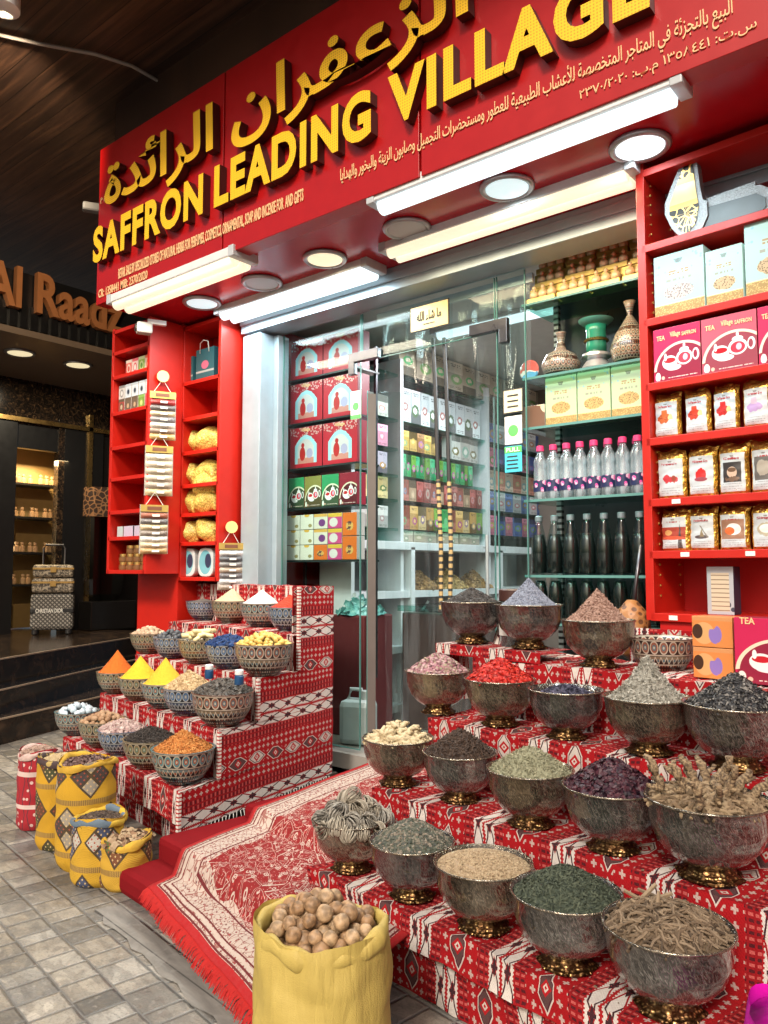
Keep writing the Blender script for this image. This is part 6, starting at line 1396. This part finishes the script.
# low things behind the left pane
p = at_z(352, 742, .22); t = thing('jerrycan', 'cloudy white plastic jerrycan on the floor behind the glass', 'jerrycan', (p.x, max(p.y, 3.8), .20), R(20))
JP = plain('cloudy_plastic', (.42, .46, .46), .35); Box((0, 0, .14), (.22, .17, .28)).obj('body', JP, t, bevel=.04); MB().lathe([(.03, .27), (.03, .33), (.028, .335)], 16, (.05, 0, 0)).obj('cap', JP, t); MB().tube([(-.07, 0, .27), (-.05, 0, .34), (.02, 0, .34), (.03, 0, .29)], .014, 8).obj('handle', JP, t)
p = at_y(347, 680, 3.9); t = thing('red_cloth_box', 'dark maroon box standing behind the left pane', 'box', (p.x, 3.95, .2)); Box((0, .1, .40), (.30, .3, .80)).obj('body', plain('dark_maroon', (.10, .012, .014), .6), t, bevel=.01)
heap('teal plastic wrapped bundle on the red box behind the glass', (p.x, 4.04, 1.00), .16, .10, 'flake', .03, 90, plain('teal_wrap', (.12, .30, .28), .25), 1.5, .6, cat='bundle', name='wrapped_bundle', kind_=None)
t = thing('dark_counter', 'dark counter with glass top deeper inside behind the window', 'counter', (-3.2, 4.9, .2)); Box((0, 0, .40), (.5, 1.0, .80)).obj('body', plain('counter_brown', (.06, .03, .025), .4), t, bevel=.01); Box((0, 0, .83), (.54, 1.05, .04)).obj('top', SHELFG, t)
# ---- plastic strip curtain in the doorway
CY = 3.66
cx0, cx1 = at_y(383, 500, CY).x, at_y(527, 500, CY).x; ns = 6; sw_ = (cx1-cx0)/ns*1.16
cu = thing('strip_curtain', 'clear plastic strip curtain hanging in the open doorway', 'curtain', (cx0, CY, .27))
Box(((cx1-cx0)/2, .01, 2.60), (cx1-cx0+.1, .02, .05)).obj('rail', ALU, cu)
for i in range(ns):
    x0 = (cx1-cx0)/ns*i; m = MB(); ph = rnd.uniform(0, 6)
    m.grid(lambda u, v: Vector((x0+sw_*u+.012*math.sin(v*7+ph)*(1-v), .012*(i % 2)+.022*math.sin(u*5+ph+v*2.5)*(1-v*.5)+.008*math.sin(v*17+ph), 2.58*v)), 10, 40)
    m.obj('plastic_strip', CURT, cu, smooth=True)
for i, (px, lb) in enumerate(((438, 'left dark strap with gold ends hanging in front of the curtain'), (449, 'right dark strap with gold ends hanging in front of the curtain'))):
    p0, p1, p2 = at_y(px-5, 338, CY-.04), at_y(px, 480, CY-.04), at_y(px+(3 if i == 0 else 1), 612, CY-.04); t = thing('hanging_strap', lb, 'strap', (p0.x, p0.y, p2.z)); L = lambda p, o=(0, 0, 0): Vector((p.x-p0.x, 0, p.z-p2.z))
    MB().tube([L(p0), L(p0)*.7+L(p1)*.3+Vector((.004, 0, 0)), L(p1)], .011, 6).obj('strap', BLACK, t); MB().tube([L(p1), L(p1)*.5+L(p2)*.5+Vector((.01, 0, 0)), L(p2)], .012, 6).obj('strap_end', (lambda m: m.out(m.mix((m.co()[2]*26).fr() > .4, (.03, .03, .03), (.45, .32, .14)), .4))(Mat('strap_gold')) if 'strap_gold' not in MATS else MATS['strap_gold'], t)
# signs on the glass
def glass_sign(nm, pxs, py0, py1, mat, lab, Y=3.590, rim=None):
    c = (pxs[0]+pxs[1])/2; a, b = at_y(pxs[0], (py0+py1)/2, Y), at_y(pxs[1], (py0+py1)/2, Y); z1, z0 = at_y(c, py0, Y).z, at_y(c, py1, Y).z
    t = thing(nm, lab, 'sign', ((a.x+b.x)/2, Y, z0)); w_, h_ = b.x-a.x, z1-z0
    if rim: Box((0, .003, h_/2), (w_+.014, .004, h_+.014)).obj('border', rim, t)
    Box((0, 0, h_/2), (w_, .004, h_)).obj('plate', mat, t); return t, w_, h_
GP = plain('gold_plate', (.74, .60, .28), .35, .1); GRN = plain('sticker_green', (.10, .42, .10), .5); CYN = plain('sticker_cyan', (.06, .48, .62), .5); CRM = plain('sticker_cream', (.70, .62, .40), .6)
t, w_, h_ = glass_sign('gold_plaque', (411, 448), 304, 328, GP, 'small gold plaque with black Arabic script on the glass above the door', rim=INK)
lettering('ما شاء الله', INK, w_*.66, h_*.42, .02, .001, 'script', t, (0, -.004, h_*.55), ar=True)
Box((0, -.003, h_*.2), (w_*.3, .001, h_*.04)).obj('fine_print', INK, t)
t, w_, h_ = glass_sign('paper_notice', (351, 361), 391, 419, PAPERW, 'white notice with green disc on the left pane beside the door'); MB().prism([(w_*.3*math.cos(a*.314), h_*.45+w_*.3*math.sin(a*.314)) for a in range(20)], -.004, -.0025).obj('green_disc', GRN, t); Box((0, -.003, h_*.08), (w_, .001, h_*.14)).obj('green_band', GRN, t)
t, w_, h_ = glass_sign('paper_notice', (504, 522), 390, 412, CRM, 'cream handwritten notice on the right pane, above the others', rim=INK)
for k in range(3): Box((0, -.003, h_*(.25+.25*k)), (w_*.6, .001, h_*.07)).obj('handwriting', INK, t)
t, w_, h_ = glass_sign('paper_notice', (505, 522), 416, 444, PAPERW, 'white notice with green disc on the right pane between two notices'); MB().prism([(w_*.3*math.cos(a*.314), h_*.48+w_*.3*math.sin(a*.314)) for a in range(20)], -.004, -.0025).obj('green_disc', GRN, t)
t, w_, h_ = glass_sign('pull_sticker', (505, 522), 446, 472, CYN, 'cyan notice reading PULL, lowest on the right pane'); Box((0, -.0026, h_*.86), (w_, .001, h_*.24)).obj('green_band', GRN, t); lettering('PULL', PAPERW, w_*.8, h_*.16, .02, 0, 'lettering', t, (0, -.0045, h_*.86))
for k in range(4): Box((-.005, -.003, h_*(.15+.15*k)), (w_*(.7-.1*(k % 2)), .001, h_*.05)).obj('handwriting', INK, t)

# ---- glass shelf display right of the door
DY = 3.66
dx0, dx1 = at_y(524, 400, DY).x, -1.02
def dz_(py, px=560): return at_y(px, py, DY).z
disp = thing('glass_display', 'glass shelved display of perfumes vases and bottles right of the door', 'display shelf', (dx0, DY, 0))
ZD = [at_y(530, y, DY).z for y in (304, 378, 428, 500, 575, 622)]
for z in ZD: Box(((dx1-dx0)/2, .16, z-.006), (dx1-dx0, .34, .012)).obj('shelf', SHELFG, disp); Box(((dx1-dx0)/2, -.013, z-.006), (dx1-dx0, .006, .013)).obj('shelf_edge', GEDGE, disp)
Box(((dx1-dx0)/2, .42, 1.55), (dx1-dx0+.04, .02, 2.7)).obj('back_panel', plain('dim_interior_paint', (.018, .028, .03), .3), disp)  # added dark sheet, painted with the gloom of the interior behind the shelves
for x in (.03, .55): Box((x, .34, 1.5), (.03, .03, 2.6)).obj('slotted_post', (lambda m: m.out(m.mix(((m.co()[2]*30).fr() > .55).mn(m.co()[0].fr() < 2), (.40, .42, .42), (.03, .03, .03)), .4, .4))(Mat('slotted')) if 'slotted' not in MATS else MATS['slotted'], disp)
# sets of three small perfume bottles on gilt trays, stacked in tiers
PB = plain('perfume_gold', (.80, .56, .30), .25, .1); PBP = plain('perfume_pink', (.66, .42, .36), .2, .3)
def pset(mat, loc):
    t = thing('perfume_set', 'tray of three little gold perfume bottles in stacked tiers above the display', 'perfume set', loc, 0, 'perfume trays above the display')
    Box((0, .03, .015), (.165, .06, .03)).obj('tray', GOLDF, t, bevel=.003)
    for k in (-.052, 0, .052): MB().lathe([(.012, .03), (.022, .036), (.026, .052), (.022, .068), (.008, .076), (.008, .084), (.012, .086), (.010, .10), (.003, .104)], 14, (k, .03, 0)).obj('perfume_bottle', mat, t, smooth=True)
    return t
pr = None
for r in range(4):
    for c in range(7):
        loc = (dx0+.10+c*.178+(.02 if r % 2 else 0), DY+.01+.055*r, ZD[0]+.002+.100*r)
        if pr is None: pr = pset(PB, loc)
        else: dup(pr, loc)
for r in range(1, 4): Box(((dx1-dx0)/2, .04+.055*r, ZD[0]+.100*r-.050), (dx1-dx0-.02, .056, .098)).obj('tier_block', GOLDF, disp)
# vases and lantern on the second shelf
def on_d(px, py, dy=.12): p = at_y(px, py, DY+dy); return p.x
v1 = MB().lathe([(.045, 0), (.09, .02), (.105, .075), (.08, .125), (.03, .155), (.018, .20), (.022, .24), (.03, .25)], 32).obj('mosaic_vase', VASE1, None, (on_d(561, 360), DY+.12, ZD[1]), smooth=True); tag(v1, 'squat mosaic vase with narrow dark neck on the second glass shelf', 'vase')
v2 = MB().lathe([(.04, 0), (.085, .03), (.10, .09), (.075, .16), (.03, .23), (.012, .26), (.02, .30), (.03, .33)], 32).obj('teardrop_vase', VASE2, None, (on_d(632, 350), DY+.10, ZD[1]), smooth=True); tag(v2, 'teardrop mosaic hanging lamp vase beside the red rack', 'vase')
ln = thing('green_lantern', 'green glass and silver lantern standing between the two mosaic vases', 'lantern', (on_d(598, 350), DY+.10, ZD[1]))
MB().lathe([(.075, 0), (.08, .015), (.07, .03), (.05, .06), (.075, .075), (.07, .09)], 28).obj('base', ALU, ln, smooth='auto'); MB().lathe([(.05, .09), (.052, .13), (.05, .21), (.056, .24)], 28).obj('green_glass', plain('lantern_green', (.02, .22, .13), .15), ln, smooth=True)
MB().lathe([(.058, .155), (.064, .16), (.058, .168)], 24).obj('band', GOLD, ln); MB().lathe([(.056, .24), (.085, .262), (.09, .27), (.05, .275)], 28).obj('crown', plain('lantern_rim', (.10, .34, .26), .25), ln, smooth='auto')
pl = thing('picture_plate', 'small round picture plate with blue and red scene at left end of the shelf', 'plate', (on_d(530, 362, .06), DY+.05, ZD[1]+.055)); q = MB().lathe([(.055, -.006), (.058, 0), (.052, .006), (.02, .003)], 28).obj('dish', pic('plate_print', lambda m, x, z: m.mix(m.noise(7) > .52, m.mix(m.noise(5, None, 2) > .48, (.50, .10, .08), (.62, .58, .52)), (.08, .30, .48)), .3), pl, smooth='auto'); q.rotation_euler = (R(90), 0, 0)
# pale green herb boxes
hx = [on_d(x, 400, .06) for x in (548, 580, 614)]; hw = (hx[1]-hx[0])*.97
for i, lb in enumerate(('left', 'middle', 'right')): carton('herb_box', 'pale green herb box, %s one of three on the third glass shelf' % lb, hw, .10, (dz_(372)-dz_(421))*1.0, M_HERBG, plain('leaf_card', (.45, .60, .40), .5) if 'leaf_card' not in MATS else MATS['leaf_card'], (hx[i]+hw/2, DY+.03, ZD[2]), 0, 'pale green herb boxes on glass')
carton('snack_box', 'small brown box with pale nut pictures at left end of third glass shelf', .14, .10, .13, pic('nut_print', lambda m, x, z: m.mix(m.vor(7) < .32, (.16, .08, .05), (.60, .48, .34))), CARDS, (on_d(534, 420, .06), DY+.05, ZD[2]))
# rose water bottles with pink caps
RL_ = pic('rose_label', lambda m, x, z: m.mix(m.vor(34) < .45, (.012, .02, .07), m.mix(m.noise(60) > .5, (.62, .08, .30), (.62, .45, .55))))
def rose_bottle(loc, back=False):
    t = thing('rose_water_bottle', 'clear rose water bottle with pink cap in back row of the bottle shelf' if back else 'clear rose water bottle with pink cap and navy label in front row', 'bottle', loc, 0, 'rose water bottles, back row' if back else 'rose water bottles, front row')
    MB().lathe([(.031, 0), (.036, .006), (.037, .05), (.0365, .15), (.033, .175), (.037, .19), (.034, .215), (.018, .25), (.0155, .27)], 20).obj('bottle_body', BOTT, t, smooth=True)
    MB().lathe([(.017, .262), (.0205, .264), (.0205, .290), (.017, .293)], 18).obj('cap', PINK, t, smooth='auto')
    m = MB(); m.grid(lambda u, v: Vector((.0385*math.sin((u-.5)*2.6), -.0385*math.cos((u-.5)*2.6), .045+.060*v)), 12, 1); m.obj('label', RL_, t, smooth=True); return t
f = None; bk_ = None
for i in range(10):
    loc = (on_d(541.5, 480, .08)+i*.076, DY+.07, ZD[3]); f = rose_bottle(loc) if f is None else (dup(f, loc), f)[1]
    loc = (loc[0]+.038, DY+.15, ZD[3]); bk_ = rose_bottle(loc, True) if bk_ is None else (dup(bk_, loc), bk_)[1]
# dark syrup bottles on the two lower shelves
BOTC = glass('syrup_glass', (.75, .85, .86), .05, .05)
def dark_bottle(loc, lab, grp, k=1.0):
    t = thing('syrup_bottle', lab, 'bottle', loc, 0, grp)
    MB().lathe([(.039*k, 0), (.043*k, .008), (.043*k, .15), (.039*k, .19), (.021*k, .265), (.018*k, .29)], 20).obj('bottle_body', BOTC, t, smooth=True); MB().lathe([(.037*k, .01), (.0405*k, .016), (.0405*k, .14), (.035*k, .18), (.026*k, .215)], 18).obj('dark_syrup', plain('syrup', (.010, .014, .012), .2) if 'syrup' not in MATS else MATS['syrup'], t, smooth=True)
    MB().lathe([(.018*k, .285), (.020*k, .288), (.020*k, .312), (.016*k, .315)], 16).obj('cap', ALUW, t, smooth='auto'); return t
f = None
for i in range(8): loc = (on_d(539, 540, .10)+i*.092, DY+.10, ZD[4]); f = dark_bottle(loc, 'dark syrup bottle with pale cap on the shelf under the rose water', 'dark syrup bottles, upper shelf') if f is None else (dup(f, loc), f)[1]
f = None
for i in range(8): loc = (on_d(541, 610, .10)+i*.088, DY+.10, ZD[5]); f = dark_bottle(loc, 'dark syrup bottle with pale cap on the lowest display shelf', 'dark syrup bottles, lowest shelf', .9) if f is None else (dup(f, loc), f)[1]
# wicker scoop basket leaning by the rack
p = at_y(636, 600, 3.35); t = thing('wicker_scoop', 'round wicker scoop with dark handle leaning beside the red rack behind bark chips', 'scoop', (p.x-.02, 3.35, .91)); MB().tube([(0, 0, .12), (.02, .0, .32), (.04, .02, .50)], [.012, .009, .009], 8).obj('handle', STEEL, t, smooth=True); MB().lathe([(.02, 0), (.07, .03), (.085, .10), (.07, .20), (.02, .26)], 20).obj('body', MATS['wicker'], t, smooth=True)

# ---- things on the back of the front stall
p = at_z(662, 650, 1.03); e_, n_ = (p-TO).dot(TE), min((p-TO).dot(TN), 1.15)
q_ = on_ray(662, 650, 1.08, 0); e_, n_ = (q_-TO).dot(TE), 1.08
mb_ = mosaic_bowl_mesh(MOS[1]).obj('mosaic_bowl', MOS[1], None, tp(e_, max(n_, .98), .907), .4, smooth=True); mb_.scale = (1.0, 1.0, 1.05); tag(mb_, 'empty dark mosaic bowl on the top step below the red rack', 'bowl')
SAFB = pic('saffron_pack', lambda m, x, z: m.mix(ell(x, z, .58, .42, .16, .30).mn(m.noise(20, None, 3) > .44), m.mix(z > .86, m.mix(ell(x, z, .14, .5, .13, .24), m.mix(ell(x, z, .30, .45, .26, .36), (.62, .22, .06), (.62, .34, .14)), (.05, .02, .01)), (.58, .26, .10)), (.24, .16, .46)))
def st_at(px, py, z): p = at_z(px, py, z); return (p-TO).dot(TE), (p-TO).dot(TN)
n0 = .93; e0 = (on_ray(694, 690, n0, 0)-TO).dot(TE); e1 = (on_ray(734, 690, n0, 0)-TO).dot(TE); sw3 = e1-e0
for j, lb in enumerate(('orange saffron box with violet flower, bottom of the pair beside the mosaic bowl', 'orange saffron box with violet flower, upper one of the pair')): carton('saffron_box', lb, sw3, .09, .105, SAFB, plain('orange_card', (.50, .18, .06), .5) if 'orange_card' not in MATS else MATS['orange_card'], tp(e0+sw3/2, n0, TZ[3]+.003+j*.107), SA+(0 if j == 0 else .03), 'orange saffron boxes')
t = carton('tea_box', 'large red tea box with cup picture on the top step at right edge', .25, .10, .215, M_TEA, SIDE_T, tp(e1+.14, n0-.02, TZ[3]+.003), SA, None); lettered(t, 'TEA', CREAM, .05, .022, -.08, 0, .205)
t = thing('glass_jar', 'clear jar with dark lid and white label behind the peppercorns', 'jar', (0, 0, 0)); p = BOWLS[15][0]; t.location = tp((p-TO).dot(TE)+.19, (p-TO).dot(TN)+.06, TZ[3]+.002)
MB().lathe([(.05, 0), (.062, .008), (.064, .20), (.055, .235), (.052, .24)], 28).obj('jar_body', BOTT, t, smooth=True); MB().lathe([(.055, .01), (.058, .18), (.01, .185)], 24).obj('dark_spice', HM('jar_fill', ((.03, .02, .015), (.05, .03, .02)), .8), t); MB().lathe([(.060, .236), (.064, .24), (.064, .285), (.058, .29)], 28).obj('lid', plain('lid_brown', (.05, .018, .014), .35), t, smooth='auto')
m = MB(); m.grid(lambda u, v: Vector((.0655*math.sin((u-.7)*1.6), -.0655*math.cos((u-.7)*1.6), .09+.07*v)), 8, 1); m.obj('label', PAPERW, t)
FLW = pic('flower_card', lambda m, x, z: m.mix(m.vor(8) < .26, (.52, .42, .28), (.20, .12, .07)))
for px, py, lb in ((486, 661, 'small patterned cream box on the third step between rosebuds and red petals'), (551, 669, 'small patterned cream box on the third step near the violet bowl')):
    e_, n_ = st_at(px, py+8, TZ[2]); n2 = min(max(n_, TNn[2]+.04), TNn[3]-.07); r_ = ray(px, py); q_ = C0+r_*((n2-(C0-TO).dot(TN))/r_.dot(TN))-TO; e_, n_ = q_.dot(TE), n2; carton('patterned_box', lb, .085, .06, .062, FLW, CARDS, tp(e_, n_-.0, TZ[2]+.003), SA+.1, 'small patterned boxes on the third step')
# loose grains dropped between the bowls
gr = MB()
for i in range(420):
    t_ = rnd.randrange(4); e_ = rnd.uniform(.02, 1.6); n_ = rnd.uniform(TNn[t_]+.01, TNn[t_+1]-.02); s_ = rnd.uniform(.0015, .0045); p = tp(e_, n_, TZ[t_]+.006); gr.box(tuple(p), (s_*2, s_, s_*.8), rnd.uniform(0, 6))
tag(gr.obj('spilled_grains', HM('spill', ((.06, .04, .03), (.30, .22, .14), (.16, .10, .07), (.46, .38, .26)), .8)), 'loose spice grains scattered on the cloth between the engraved bowls', 'spice grains', None, 'stuff')
# magenta bag at the lower right corner
p = at_t(774, 1042, 1.50); t = thing('magenta_bag', 'shiny magenta plastic bag at the lower right corner of the photo', 'bag', (p.x+.06, p.y, 0))
def mg(u, v): a = u*6.283; return Vector(((.16-.06*v)*math.cos(a)*(1+.10*math.sin(a*5+v*6)), (.16-.06*v)*math.sin(a)*(1+.08*math.sin(a*4+v*8)), v*(p.z+.06)+.02*math.sin(a*3)*v))
MB().grid(mg, 48, 16).obj('crumpled_plastic', foil('magenta_plastic', (.62, .01, .38), 14, 0, .25, .6), t, smooth=True)
q = MB().lathe([(.03, 0), (.10, .005), (.03, .05), (.02, .10)], 18).obj('gathered_top', MATS['magenta_plastic'], t, smooth=True); q.location = (0, 0, p.z+.05)
